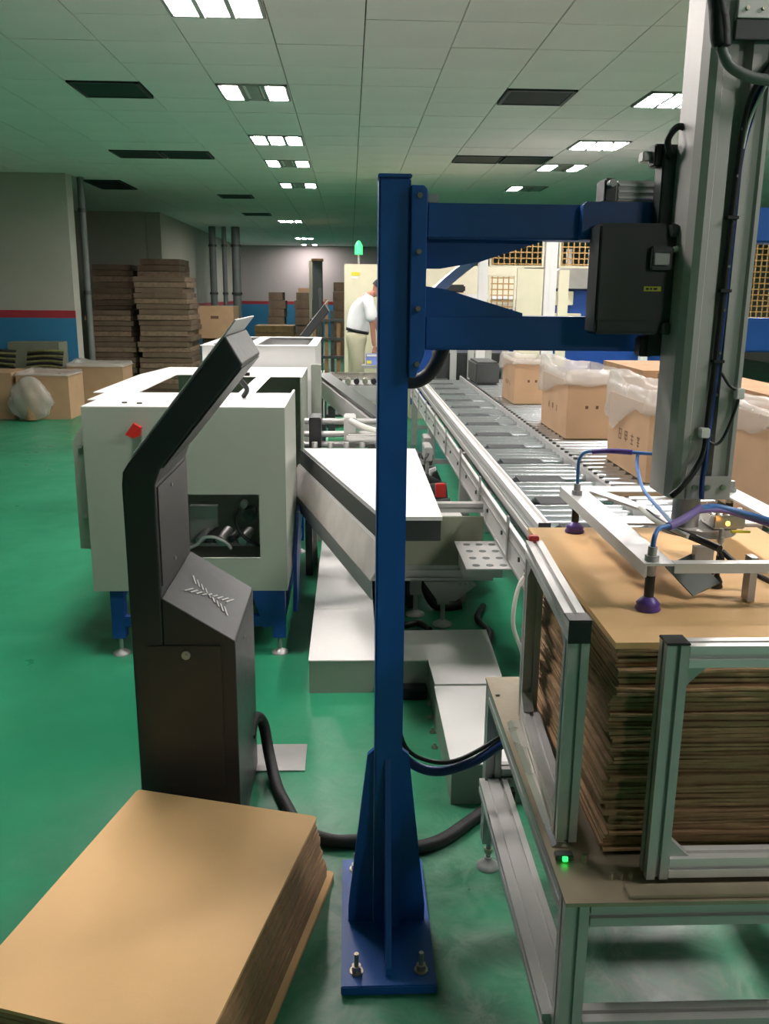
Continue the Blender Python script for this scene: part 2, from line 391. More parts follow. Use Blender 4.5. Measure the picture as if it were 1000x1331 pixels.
G().box(.168, .192, 2.01, 2.06, 1.843, 1.862, .002).build('clip', 'alu', P)
# drive cover bolted to the arms
D = G().box(.515, .688, 1.885, 1.970, 1.572, 1.797, .006).build('drive_cover', 'drive', P)
G().box(.517, .686, 1.880, 1.8845, 1.60, 1.788, .002).build('cover_panel', 'kiosk2', D)
G().box(.612, .648, 1.878, 1.8795, 1.661, 1.671).build('sticker', 'yellow', D)
for k, (a, b) in enumerate(((.616, .622), (.625, .629), (.632, .640))): G().box(a, b, 1.877, 1.878, 1.664, 1.668).build('sticker_mark', 'dark', D)
g = G().box(.618, .664, 1.862, 1.879, 1.704, 1.750, .003); g.build('sensor_bracket', 'gunmetal', D)
G().box(.622, .655, 1.858, 1.862, 1.712, 1.738, .002).build('sensor_window', 'alu', D)
G().cyl((.664, 1.87, 1.744), (.684, 1.87, 1.75), .006).build('bracket_screw', 'alu_w', D)
for z in (1.585, 1.782): G().box(.655, .672, 1.868, 1.884, z-.012, z+.012, .002).build('corner_clamp', 'gunmetal', D)
# actuator on top of arm
A = thing('linear_actuator', 'grey aluminium actuator lying on the end of the upper blue arm', 'actuator', (.62, 2.03, 1.846))
G().box(.575, .69, 2.0, 2.06, 1.847, 1.893, .004).build('actuator_body', 'alu', A)
G().box(.548, .574, 1.995, 2.065, 1.847, 1.897, .004).build('end_block', 'gunmetal', A)
for k in range(3): G().box(.58, .685, 1.996, 1.9995, 1.855+.013*k, 1.860+.013*k).build('rib', 'alu_w', A)
G().cyl((.56, 1.995, 1.885), (.56, 1.975, 1.885), .008).build('air_fitting', 'alu', A)
# curved cable carrier hanging behind the arms
C1 = thing('cable_carrier', 'silver curved cable carrier hanging behind the blue arms', 'cable carrier', (.4, 2.2, 1.63))
pts = [(.205, 2.20, 1.655), (.25, 2.20, 1.695), (.31, 2.20, 1.74), (.38, 2.20, 1.775), (.50, 2.20, 1.80), (.66, 2.20, 1.81)]
def catmull(P, sub=5):
    P = [Vector(p) for p in P]; Q = []
    for i in range(len(P)-1):
        a = P[max(i-1, 0)]; b = P[i]; c = P[i+1]; d = P[min(i+2, len(P)-1)]
        for k in range(sub):
            t = k/sub; Q.append(.5*((2*b)+(c-a)*t+(2*a-5*b+4*c-d)*t*t+(3*b-a-3*c+d)*t**3))
    return Q+[P[-1]]
Q = catmull(pts, 5); src = None
for i in range(len(Q)-1):
    a, b = Q[i], Q[i+1]; d = (b-a).normalized()
    G().sweep([(-.03, -.011), (.03, -.011), (.034, .011), (-.034, .011)], a, b+d*.002).build('carrier_link', 'alu_w' if i < 8 else 'alu', C1)
C2 = thing('black_hose_loop', 'thick black hose curving down behind the blue post and lower arm', 'hose', (.2, 2.15, 1.3))
G().tube([(.235, 2.2, 1.55), (.22, 2.2, 1.50), (.19, 2.2, 1.455), (.15, 2.2, 1.44), (.115, 2.19, 1.46), (.105, 2.18, 1.50)], .018).build('hose', 'rubber', C2)
G().cyl((.235, 2.2, 1.545), (.235, 2.2, 1.60), .023).build('hose_fitting', 'dark', C2)
G().box(.2, .27, 2.076, 2.2, 1.56, 1.575).build('hose_bracket', 'gunmetal', C2)
# ================================================================== LIFTING COLUMN
Cc = thing('lifting_column', 'tall vertical aluminium lifting column above the cardboard stack', 'column', (.74, 1.86, 1.2))
x0, x1, ya, yb = .673, .803, 1.80, 1.92
prof = [(x0, yb), (x0, ya+.03), (x0+.008, ya+.006), (x0+.022, ya), (x0+.034, ya), (x0+.037, ya+.006), (x0+.062, ya+.006), (x0+.066, ya+.03), (x0+.086, ya+.03), (x0+.09, ya+.004), (x1-.012, ya+.004), (x1-.008, ya-.004), (x1, ya-.004), (x1, yb)]
G().prism(prof, 'z', 1.235, 3.27).build('column_profile', 'coln', Cc)
G().box(x0+.036, x1-.001, ya-.006, ya+.0, 1.235, 1.285, .001).build('clamp_plate', 'coln', Cc)
for x in (.725, .752, .785): G().cyl((x, ya-.006, 1.262), (x, ya-.011, 1.262), .006, 10).build('bolt', 'bolt', Cc)
G().box(.718, .86, ya-.014, ya-.001, 2.118, 2.152, .001).build('cross_bracket', 'gunmetal', Cc)
G().box(.718, .86, ya-.016, ya-.001, 2.154, 2.20, .001).build('upper_bracket', 'alu_w', Cc)
for x in (.735, .765, .80): G().cyl((x, ya-.016, 2.17), (x, ya-.020, 2.17), .004, 8).build('bolt', 'bolt', Cc)
for k in range(9): G().cyl((.756 if k % 2 else .754, ya+.004, 2.05-.085*k), (.755, ya, 2.05-.085*k), .003, 8).build('rivet', 'bolt', Cc)
# guide plate behind
G().box(.646, .70, 1.922, 1.970, 1.525, 1.955, .003).build('carriage_plate', 'gunmetal', Cc)
for z in (1.545, 1.935): G().box(.630, .66, 1.93, 1.968, z-.022, z+.022, .003).build('carriage_block', 'dark', Cc)
G().tube([(.66, 1.92, 1.93), (.645, 1.9, 1.96), (.665, 1.9, 1.985), (.69, 1.9, 1.975)], .007).build('carriage_wire', 'dark', Cc)
G().box(.612, .64, 1.95, 1.98, 1.925, 1.945, .002).build('end_switch', 'alu', Cc)
# cables on the column
K = thing('column_cable_bundle', 'black and navy cable bundle strapped down the aluminium column', 'cable', (.74, 1.79, 1.3))
yk = ya+.012
G().tube([(.83, yk-.02, 2.10), (.80, yk-.025, 2.085), (.775, yk-.02, 2.05), (.762, yk-.01, 2.0), (.756, yk-.006, 1.9), (.753, yk-.006, 1.75), (.750, yk-.006, 1.6), (.748, yk-.006, 1.5), (.742, yk-.012, 1.40), (.735, yk-.026, 1.34), (.716, yk-.032, 1.30), (.69, yk-.035, 1.265), (.672, yk-.03, 1.245)], .0065).build('black_cable', 'dark', K)
G().tube([(.82, yk-.012, 2.085), (.785, yk-.012, 2.04), (.768, yk-.006, 1.97), (.760, yk-.004, 1.9), (.757, yk-.004, 1.75), (.755, yk-.006, 1.6), (.752, yk-.006, 1.5), (.746, yk-.014, 1.40), (.738, yk-.03, 1.33), (.735, yk-.03, 1.28), (.737, yk-.03, 1.24)], .0055).build('navy_cable', 'navyhose', K)
G().tube([(.808, yk-.016, 2.07), (.785, yk-.022, 2.035), (.766, yk-.014, 1.98), (.76, yk-.01, 1.93)], .003).build('white_cable', 'cable', K)
G().tube([(.757, ya-.01, 1.50), (.775, ya-.012, 1.475), (.795, ya-.012, 1.462), (.792, ya-.014, 1.43), (.775, ya-.014, 1.375), (.760, ya-.014, 1.355), (.742, ya-.014, 1.36)], .003).build('thin_cable', 'dark', K)
G().box(.788, .806, ya-.02, ya-.005, 1.448, 1.470, .002).build('cable_mount', 'white', K)
G().box(.722, .742, ya-.02, ya-.002, 1.368, 1.388, .002).build('cable_mount', 'white', K)
for z in (1.52, 1.66, 1.8): G().box(.742, .764, yk-.015, yk+.004, z, z+.006).build('cable_tie', 'dark', K)
G().tube([(.66, 1.77, 2.215), (.672, 1.77, 2.17), (.68, 1.77, 2.12), (.686, 1.77, 2.105)], .016, 12).tube([(.668, 1.765, 2.19), (.684, 1.765, 2.14), (.69, 1.765, 2.10)], .012).build('cable_sleeve', 'rubber', K)
G().tube([(.686, 1.77, 2.10), (.705, 1.77, 2.07), (.74, 1.77, 2.052), (.78, 1.77, 2.045), (.86, 1.77, 2.04)], .010, 12).build('grey_hose', 'pipe', K)
# ================================================================== SUCTION GRIPPER
Gr = thing('suction_gripper', 'pale aluminium suction frame hovering over the tall cardboard stack', 'gripper', (.8, 2.0, 1.03))
z = 1.14
def angle_bar(x0, x1, y0, y1, lip):
    g = G().box(x0, x1, y0, y1, z-.005, z)
    if lip == 'x0': g.box(x0, x0+.005, y0, y1, z-.028, z-.005)
    if lip == 'x1': g.box(x1-.005, x1, y0, y1, z-.028, z-.005)
    if lip == 'y0': g.box(x0, x1, y0, y0+.005, z-.020, z-.005)
    if lip == 'y1': g.box(x0, x1, y1-.005, y1, z-.028, z-.005)
    g.build('frame_bar', 'alu_w', Gr)
angle_bar(.580, .640, 1.644, 2.370, 'x0'); angle_bar(1.000, 1.060, 1.644, 2.370, 'x1')
angle_bar(.641, .999, 1.644, 1.668, 'y0'); angle_bar(.641, .999, 2.300, 2.370, 'y1')
angle_bar(.641, .999, 1.96, 2.03, None)
G().sweep([(-.018, -.003), (.018, -.003), (.018, .003), (-.018, .003)], (.66, 2.3, z), (.76, 2.02, z)).build('brace', 'alu_w', Gr)
def cup(x, y, m1, sc=1.0):
    zz = 1.038
    c = G().lathe((x, y, zz), [(.024*sc, 0), (.026*sc, .003), (.022*sc, .010), (.024*sc, .014), (.017*sc, .022), (.010*sc, .028)], 24).build('suction_cup', m1, Gr)
    G().cyl((x, y, zz+.028), (x, y, zz+.072), .010*sc, 16).build('cup_stem', 'dark', c)
    G().cyl((x, y, zz+.072), (x, y, z+.03), .009*sc, 16).cyl((x, y, z), (x, y, z+.012), .014*sc, 6).build('cup_tube', 'alu', c)
cup(.600, 2.262, 'purple'); cup(.600, 1.664, 'purple'); cup(1.03, 1.67, 'purple'); cup(1.03, 2.3, 'purple')
cup(.795, 1.80, 'dark', .55)
# hub and bracketry
G().cyl((.78, 1.90, z+.002), (.78, 1.90, z+.018), .085, 32).build('hub_disc', 'alu', Gr)
G().cyl((.745, 1.88, z+.018), (.745, 1.88, 1.234), .030, 24).build('hub_post', 'alu', Gr)
G().box(.79, .86, 1.83, 1.92, z+.02, z+.05, .003).build('valve_block', 'steel', Gr)
for k in range(4): G().cyl((.80+.016*k, 1.84, z+.05), (.80+.016*k, 1.84, z+.066), .005, 10).build('valve_port', 'alu_w', Gr)
G().box(.805, .813, 1.80, 1.808, z+.035, z+.045, .002).build('status_lamp', 'orange_led', Gr)
G().box(.815, .855, 1.792, 1.80, z+.022, z+.027).build('yellow_wire', 'yellow', Gr)
g = G().box(-.035, .035, -.045, .045, -.002, .002).xform(Matrix.Translation((.724, 1.76, 1.080)) @ Matrix.Rotation(R(28), 4, 'Z') @ Matrix.Rotation(R(28), 4, 'X') @ Matrix.Rotation(R(-20), 4, 'Y'))
g.build('sensor_plate', 'pipe', Gr)
G().box(.735, .775, 1.78, 1.80, 1.06, z-.006).build('sensor_bracket', 'alu', Gr)
G().tube([(.79, 1.80, 1.13), (.80, 1.79, 1.10), (.785, 1.78, 1.085), (.77, 1.77, 1.08)], .005).build('black_wire', 'dark', Gr)
G().tube([(.80, 1.80, 1.12), (.83, 1.78, 1.095), (.87, 1.77, 1.075), (.90, 1.77, 1.06)], .006).build('black_wire', 'dark', Gr)
G().box(.82, .835, 1.70, 1.73, 1.04, z-.006).build('frame_leg', 'alu', Gr)
G().tube([(.68, 1.95, z+.03), (.70, 1.86, z+.018), (.74, 1.77, z+.012), (.76, 1.72, z+.008)], .008).build('black_cable', 'dark', Gr)
G().tube([(.672, 1.97, z+.035), (.684, 1.88, z+.024), (.72, 1.79, z+.016)], .006).build('white_cable', 'cable', Gr)
G().tube([(.60, 1.664, z+.03), (.602, 1.664, z+.05), (.615, 1.68, z+.062), (.64, 1.69, z+.066)], .005).build('blue_hose', 'bluehose', Gr)
G().tube([(.60, 2.262, z+.03), (.600, 2.262, z+.09), (.612, 2.25, z+.115), (.635, 2.23, z+.122)], .0045).build('blue_hose', 'bluehose', Gr)
G().tube([(.628, 2.235, z+.12), (.66, 2.2, z+.128), (.71, 2.17, z+.130)], .007).build('violet_sleeve', 'purple', Gr)
G().tube([(.705, 2.17, z+.130), (.75, 2.15, z+.130), (.84, 2.12, z+.13)], .0045).build('blue_hose', 'bluehose', Gr)
G().tube([(.722, 2.165, z+.128), (.715, 2.14, z+.10), (.705, 2.05, z+.06), (.69, 1.85, z+.045), (.67, 1.74, z+.05), (.645, 1.69, z+.062)], .0045).build('blue_hose', 'bluehose', Gr)
G().tube([(.638, 1.69, z+.064), (.68, 1.72, z+.072), (.73, 1.77, z+.082)], .0085).build('violet_sleeve', 'purphose', Gr)
G().tube([(.73, 1.77, z+.082), (.78, 1.80, z+.078), (.84, 1.80, z+.064), (.90, 1.78, z+.05)], .0065).build('blue_hose', 'bluehose', Gr)
G().tube([(.73, 1.77, z+.076), (.79, 1.80, z+.070), (.85, 1.80, z+.054), (.90, 1.78, z+.04)], .0055).build('violet_sleeve', 'purphose', Gr)
# ================================================================== TALL CARDBOARD STACK
S = thing('tall_cardboard_stack', 'tall stack of folded brown cartons framed by aluminium on the steel table', 'cardboard stack', (.8, 1.9, .61))
X0, X1, Y0, Y1 = .486, 1.12, 1.49, 2.31
nl = 34; zb, zt = .606, 1.038; h = (zt-zb)/nl
for k in range(nl):
    dx = random.uniform(-.004, .006)+(.006*math.sin(k*.5)); dy = random.uniform(-.005, .005)
    a = zb+k*h; top = k == nl-1
    g = G(); n = 8; t = .42*h if not top else .5*h
    # folded blank: two leaves, slightly wavy front and side edges
    for j, (zl, zh) in enumerate(((a, a+t), (a+h-t, a+h-.0006))):
        ox = random.uniform(-.003, .003) if not top else 0; oy = random.uniform(-.004, .004) if not top else 0
        vs = []
        ring = []
        for i in range(n+1): ring.append((X0+(X1-X0)*i/n, Y0+(random.uniform(-.003, .003) if not top else 0)))
        for i in range(1, n+1): ring.append((X1, Y0+(Y1-Y0)*i/n))
        for i in range(1, n+1): ring.append((X1-(X1-X0)*i/n, Y1))
        for i in range(1, n): ring.append((X0+(random.uniform(-.003, .003) if not top else 0), Y1-(Y1-Y0)*i/n))
        sag = [random.uniform(-.0012, .0012) if not top else 0 for _ in ring]
        m_ = len(ring)
        g.add([(x+dx+ox, y+dy+oy, zl+sg*.5) for (x, y), sg in zip(ring, sag)]+[(x+dx+ox, y+dy+oy, zh+sg) for (x, y), sg in zip(ring, sag)],
              [tuple(range(m_))[::-1], tuple(range(m_, 2*m_))]+[(i, (i+1) % m_, m_+(i+1) % m_, m_+i) for i in range(m_)])
    o = g.build('folded_carton', 'card' if top else ('card_side' if k % 3 else 'card_dk'), S)
    if top: o['label'] = 'clean flat top sheet'
# ================================================================== TABLE
T = thing('aluminium_table', 'low aluminium profile table with steel top under the tall cardboard stack', 'table', (.8, 1.85, 0))
tz = .595
G().box(.386, 1.25, 1.355, 2.32, tz-.008, tz).build('table_top', 'brushed', T)
pf = tslot(.045, .045); pf2 = tslot(.045, .08)
def bar(p0, p1, pr, name, parent, m='alu', up=(0, 0, 1)):
    return G().sweep(pr, p0, p1, up).build(name, m, parent)
for x, y in ((.41, 1.385), (.41, 2.29), (1.22, 1.385), (1.22, 2.29)):
    l = bar((x, y, .09), (x, y, tz-.009), pf, 'leg', T)
    G().cyl((x, y, .03), (x, y, .09), .008, 12).lathe((x, y, 0), [(.034, 0), (.034, .006), (.026, .014), (.012, .024), (.011, .034)], 20).build('levelling_foot', 'alu', l)
    G().cyl((x, y, .05), (x, y, .062), .014, 6).build('foot_nut', 'bolt', l)
bar((.41, 1.41, .287), (.41, 2.265, .287), tslot(.08, .04), 'side_rail', T)
bar((1.22, 1.41, .287), (1.22, 2.265, .287), tslot(.08, .04), 'side_rail', T)
for y in (1.385, 2.29):
    bar((.435, y, .31), (1.195, y, .31), pf, 'cross_rail', T)
    bar((.435, y, .562), (1.195, y, .562), pf, 'cross_rail', T)
bar((.41, 1.41, .563), (.41, 2.265, .563), pf, 'side_rail', T)
for k, y in enumerate((2.1, 2.13)): G().box(.433, .455, y, y+.01, .45, .455).build('bracket_tab', 'alu_w', T)
G().box(.45, .47, 2.235, 2.262, .12, .28).build('corner_plate', 'dark', T)
# clamp plate and screws on top, indicator lamp
G().box(.505, 1.2, 1.362, 1.396, tz+.001, tz+.008, .001).build('stop_bar', 'brushed', T)
for x in (.487, .505, .523): G().cyl((x, 1.42, tz), (x, 1.42, tz+.014), .004, 8).build('screw', 'bolt', T)
for x in (.402, .4): G().cyl((x, 2.2, tz), (x, 2.2, tz+.003), .005, 10).build('screw', 'bolt', T)
G().box(.395, .43, 1.475, 1.495, tz, tz+.012, .002).build('sensor_body', 'gunmetal', T)
G().box(.407, .417, 1.468, 1.474, tz+.004, tz+.013, .001).build('green_indicator', 'green_led', T)
G().cyl((.45, 1.47, tz), (.45, 1.47, tz+.02), .006, 10).build('sensor_post', 'bolt', T)
# reflective guide strip on table
G().prism([(.398, tz+.001), (.410, tz+.010), (.428, tz+.010), (.440, tz+.001)], 'y', 1.52, 2.04).build('guide_strip', 'steel', T)
# guide frames
ft = 1.066
Fl = thing('side_guide_frame', 'aluminium guide frame standing along the left side of the tall stack', 'guide frame', (.43, 1.78, tz))
def lp(y): return .425+.05*(y-1.53)
p38 = tslot(.04)
bar((lp(1.54), 1.54, tz+.011), (lp(1.54), 1.54, ft-.041), p38, 'upright', Fl); bar((lp(2.05), 2.05, tz+.011), (lp(2.05), 2.05, ft-.041), p38, 'upright', Fl)
bar((lp(1.521), 1.521, ft-.02), (lp(2.08), 2.08, ft-.02), p38, 'top_rail', Fl, 'alu_w')
G().box(lp(1.52)-.021, lp(1.52)+.021, 1.517, 1.5205, ft-.041, ft+.001).build('end_cap', 'dark', Fl)
G().box(lp(1.54)-.022, lp(1.54)+.022, 1.519, 1.561, ft+.0005, ft+.004, .001).build('end_cap', 'dark', Fl)
bar((lp(1.565), 1.565, tz+.033), (lp(2.025), 2.025, tz+.033), p38, 'bottom_rail', Fl)
G().box(lp(2.06)-.012, lp(2.06)+.012, 2.072, 2.09, ft-.005, ft+.012, .002).build('end_cap', 'redp', Fl)
for z0, sgn in ((tz+.055, 1), (ft-.043, -1)):
    G().prism([(1.562, z0), (1.60, z0), (1.562, z0+sgn*.038)], 'x', .41, .436).build('corner_bracket', 'alu', Fl)
    G().prism([(2.028, z0), (1.992, z0), (2.028, z0+sgn*.036)], 'x', .43, .455).build('corner_bracket', 'alu', Fl)
Ff = thing('front_guide_frame', 'aluminium guide frame standing in front of the tall stack', 'guide frame', (.8, 1.42, tz))
for x in (.567, 1.15): bar((x, 1.425, tz+.009), (x, 1.425, ft), p38, 'upright', Ff)
G().box(.546, .588, 1.404, 1.446, ft+.0005, ft+.005, .001).build('end_cap', 'dark', Ff)
bar((.588, 1.425, ft-.021), (1.129, 1.425, ft-.021), p38, 'top_rail', Ff, 'alu_w'); bar((.588, 1.425, tz+.032), (1.129, 1.425, tz+.032), p38, 'bottom_rail', Ff, 'alu_w')
for z0, sgn in ((tz+.053, 1), (ft-.042, -1)):
    G().prism([(.588, z0), (.626, z0), (.618, z0+sgn*.006), (.594, z0+sgn*.03), (.588, z0+sgn*.038)], 'y', 1.412, 1.438).build('corner_bracket', 'alu', Ff)
    G().cyl((.607, 1.425, z0), (.607, 1.425, z0+sgn*.012), .005, 8).build('bracket_bolt', 'bolt', Ff)
# ================================================================== LOW CARDBOARD STACK
S2 = thing('low_cardboard_stack', 'low stack of flat kraft cardboard sheets on the floor, left foreground', 'cardboard stack', (-.45, 1.85, 0))
top = [(-.090, 2.185), (-.617, 2.335), (-.81, 1.555), (-.285, 1.395)]
nl = 22; H2 = .245; h = H2/nl
ctr = Vector((-.45, 1.87))
for k in range(nl):
    t = 1-k/(nl-1); off = Vector((.034, .058))*(t**1.3); off += Vector((random.uniform(-.004, .004), random.uniform(-.004, .004)))
    if k in (0, 1): off += Vector((.012, .006))
    if k == nl-1: off = Vector((0, 0))
    ang = random.uniform(-.006, .006)*(0 if k == nl-1 else 1)
    g = G(); poly = []
    cr = Matrix.Rotation(ang, 2)
    P4 = [cr @ (Vector(p)-ctr)+ctr+off for p in top]
    for i in range(4):   # slightly rounded corners
        a, b, c = P4[i-1], P4[i], P4[(i+1) % 4]
        poly += [tuple(b+(a-b).normalized()*.012), tuple(b+(a-b).normalized()*.003+(c-b).normalized()*.003), tuple(b+(c-b).normalized()*.012)]
    g.prism(poly, 'z', k*h, (k+1)*h-(.0022 if k < nl-1 else .002))
    o = g.build('cardboard_sheet', 'card' if k in (nl-1, 1) else ('card_dk' if k % 4 == 2 else 'card_side'), S2)
# ================================================================== KIOSK
def kiosk():
    K = thing('control_kiosk', 'charcoal control kiosk with slanted screen head, between the low cardboard stack and white cabinet', 'kiosk', (-.5, 2.59, 0))
    Y0, Y1 = 2.35, 2.83
    out = [(-.630, 0), (-.632, 1.13), (-.628, 1.165), (-.612, 1.19), (-.333, 1.54), (-.288, 1.462), (-.525, 1.172), (-.540, 1.13), (-.540, .79), (-.540, 0)]
    def rim(y0, y1):
        return G().prism(out, 'y', y0, y1)
    rim(Y0, Y1).build('upright_and_head', 'kiosk', K, .006)
    # screen plate on the upper left of the head
    d = Vector((.279, 0, .35)).normalized(); n = Vector((-d.z, 0, d.x)); a = Vector((-.612, 0, 1.19))+n*.001; b = a+d*.50
    def slab(a, b, t, y0, y1):
        return G().prism([(a.x, a.z), (b.x, b.z), (b.x+n.x*t, b.z+n.z*t), (a.x+n.x*t, a.z+n.z*t)], 'y', y0, y1)
    sp = slab(a+d*.02, b-d*.004, .005, Y0+.01, Y1-.01).build('screen_plate', 'plate', K, .002)
    slab(a+d*.06+n*.0055, b-d*.05+n*.0055, .0015, Y0+.05, Y1-.05).build('screen_glass', 'screen', sp)
    # pale seam along the underside of the head
    e0 = Vector((-.525, 0, 1.172)); e1 = Vector((-.288, 0, 1.462)); dd = (e1-e0).normalized(); nn = Vector((dd.z, 0, -dd.x))
    p0 = e0+dd*.01; p1 = e1-dd*.01
    G().prism([(p0.x+nn.x*.001, p0.z+nn.z*.001), (p1.x+nn.x*.001, p1.z+nn.z*.001), (p1.x+nn.x*.004, p1.z+nn.z*.004), (p0.x+nn.x*.004, p0.z+nn.z*.004)], 'y', Y0+.004, Y1-.004).build('head_back_panel', 'kiosk2', K)
    G().box(-.5385, -.5365, Y0+.02, Y1-.02, .83, 1.12).build('rear_panel', 'kiosk2', K)
    for z_ in (.86, 1.09): G().cyl((-.5365, Y0+.2, z_), (-.532, Y0+.2, z_), .006, 10).build('panel_screw', 'alu', K)
    lb = G().prism([(-.539, 0), (-.333, 0), (-.333, .655), (-.3345, .668), (-.539, .80)], 'y', Y0+.001, Y1).build('lower_cabinet', 'kiosk', K, .003)
    # door with lock on the near side
    dr = G().box(-.585, -.375, Y0-.004, Y0-.0005, .20, .655, .001).build('door', 'kiosk2', K)
    dr2 = dr
    G().cyl((-.475, Y0-.005, .628), (-.475, Y0-.012, .628), .013, 20).cyl((-.475, Y0-.012, .628), (-.475, Y0-.016, .628), .006, 12).build('lock', 'alu', dr2)
    # ventilation slots on the sloping top: crossed strokes
    sx = Vector((.206, 0, -.132)).normalized(); sn = Vector((-sx.z, 0, sx.x)); c0 = Vector((-.436, 2.56, .7345))
    g = G()
    for q in range(9):
        t_ = (q-4)/4
        for sg in (-1, 1):   # bow-tie of crossing slots
            cen = c0+sx*(.065*t_)+sn*.0012+Vector((0, sg*(.008+.040*abs(t_)), 0))
            dr_ = (sx*.35+Vector((0, sg*.93*(1 if t_ >= 0 else -1), 0))).normalized()
            g.sweep([(-.0026, -.0006), (.0026, -.0006), (.0026, .0008), (-.0026, .0008)], cen-dr_*(.012+.016*abs(t_)), cen+dr_*(.012+.016*abs(t_)), tuple(sn))
    g.build('vent_slots', 'alu', K)
    G().cyl((-.333, 2.55, .60), (-.329, 2.55, .60), .006, 10).build('side_screw', 'alu', K)
    return K
KI = kiosk()
KI.location.y += .07
hz = .021
tag(G().tube([(-.345, 2.80, .16), (-.335, 2.86, .20), (-.31, 2.90, .16), (-.285, 2.85, .06), (-.25, 2.72, hz), (-.21, 2.6, hz), (-.15, 2.46, hz), (-.06, 2.40, hz), (.02, 2.395, hz), (.11, 2.39, hz), (.2, 2.36, hz), (.29, 2.40, hz), (.39, 2.50, hz), (.50, 2.62, hz), (.62, 2.8, hz)], .020, 14).build('floor_hose', 'rubber'),
    'thick black corrugated hose running on the floor from the kiosk past the blue post', 'hose')
tag(G().box(-.42, -.16, 2.84, 3.03, .0, .006).build('floor_plate', 'alu'), 'flat grey metal plate lying on the floor behind the charcoal kiosk', 'plate')
tag(G().tube([(.10, 2.09, .60), (.125, 2.10, .50), (.17, 2.11, .44), (.24, 2.12, .415), (.33, 2.14, .43), (.40, 2.18, .45), (.46, 2.24, .45), (.52, 2.3, .44)], .013, 12).build('navy_hose', 'navyhose'),
    'shiny navy hose drooping from the blue post to the table leg', 'hose')
tag(G().tube([(.118, 2.095, .60), (.145, 2.10, .50), (.20, 2.11, .455), (.27, 2.125, .44), (.34, 2.15, .455), (.41, 2.2, .47), (.5, 2.3, .46)], .006, 8).build('thin_black_cable', 'dark'),
    'thin black cable running beside the navy hose to the table leg', 'cable')
# ================================================================== WHITE CABINET MACHINE
W = thing('white_cabinet_machine', 'large grey-white machine cabinet with square opening on blue legs, behind the charcoal kiosk', 'machine', (-.75, 4.9, 0))
a0, a1, f0, f1, z0, z1 = -1.158, -.284, 3.85, 6.0, .332, 1.166
th = .012
g = G()
hx0, hx1, hz0, hz1 = -.78, -.404, .488, .781
g.box(a0, hx0, f0, f0+th, z0, z1).box(hx1, a1, f0, f0+th, z0, z1).box(hx0, hx1, f0, f0+th, z0, hz0).box(hx0, hx1, f0, f0+th, hz1, z1)
g.build('front_panel', 'cabinet', W)
g = G(); g.box(a1-th, a1, f0+th, 4.62, z0, z1-.001)
g.build('right_panel', 'cabinet', W)
G().box(a0, a0+th, f0+th, 4.7, z0, z1-.001).build('left_panel', 'cabinet', W)
g = G().box(a0, a1, f0, 4.41, z1, z1+.004).box(-1.20, a0+.001, 4.1, 4.41, z1, z1+.004)
g.box(-1.26, -1.04, 4.41, 5.4, z1, z1+.004).prism([(-1.26, 5.4), (-.9, 5.4), (-.9, 5.95), (-1.19, 5.95)], 'z', z1, z1+.004).box(-.9, a1, 5.3, 6.0, z1, z1+.004)
g.box(-.55, -.47, 4.41, 5.3, z1, z1+.004).build('top_panel', 'white', W)
G().box(-1.26, -1.248, 4.62, 5.4, z0+.1, z1-.001).build('left_side_panel', 'cabinet', W)
G().box(a1-th, a1, 5.3, 6.0, z0, z1-.001).build('right_rear_post', 'cabinet', W)
g = G().box(a0+.02, a1-.02, 5.95, 5.96, z0, z1-.002).box(a0+.02, a1-.02, f0+.3, 5.95, z0+.03, z0+.04); g.build('inner_walls', 'cabinet', W)
G().box(a0+.02, a1-.02, 4.45, 4.46, z0+.04, z1-.15).build('inner_bulkhead', 'cabinet', W)
# bulged side box at left
G().box(-1.248, -1.1585, 4.62, 4.632, z0+.1, z1-.001).build('side_closing_panel', 'cabinet', W)
G().prism([(-1.235, .505), (-1.235, 1.0), (-1.205, 1.05), (-1.10-.062, 1.115), (-1.16, 1.115), (-1.16, .50)], 'y', 3.95, 4.60).build('side_box', 'cabinet', W, .003)
for z_ in (.66, .98): G().cyl((-1.2, 3.95, z_), (-1.2, 3.94, z_), .010, 12).build('side_box_screw', 'alu', W)
# red e-stop
r_ = G().cyl((-.925, 3.85, 1.07), (-.925, 3.82, 1.07), .022, 16).build('emergency_stop', 'redp', W)
G().prism([(-.962, 1.055), (-.925, 1.105), (-.893, 1.085), (-.90, 1.05), (-.93, 1.04)], 'y', 3.795, 3.82).build('emergency_knob', 'redp', r_)
for x, y in ((-1.0, 3.97), (-.93, 3.95)): G().cyl((x, y, z1+.004), (x, y, z1+.010), .012, 12).build('top_screw', 'gunmetal', W)
# mechanics inside the square opening
g = G().box(-.76, -.45, 4.0, 4.04, .50, .515).box(-.75, -.62, 4.05, 4.09, .5, .68); g.build('inner_plate', 'alu', W)
for k in range(5):
    x = -.70+.05*k; G().cyl((x, 3.98, .53+.01*(k % 2)), (x+.03, 4.06, .56), .018+.004*(k % 3), 12).build('valve_part', 'gunmetal' if k % 2 else 'alu', W)
G().cyl((-.46, 3.95, .66), (-.46, 4.03, .66), .032, 20).cyl((-.46, 3.93, .66), (-.46, 3.95, .66), .014, 12).build('pulley', 'gunmetal', W)
G().cyl((-.485, 3.95, .71), (-.485, 4.0, .71), .016, 14).build('pulley', 'alu', W)
G().tube([(-.74, 3.93, .51), (-.70, 3.93, .53), (-.67, 3.93, .56), (-.62, 3.94, .56), (-.57, 3.95, .53), (-.55, 3.96, .50)], .008).build('silver_hose', 'alu_w', W)
G().tube([(-.50, 3.93, .70), (-.52, 3.93, .63), (-.48, 3.93, .56), (-.41, 3.93, .52)], .008).build('black_hose', 'dark', W)
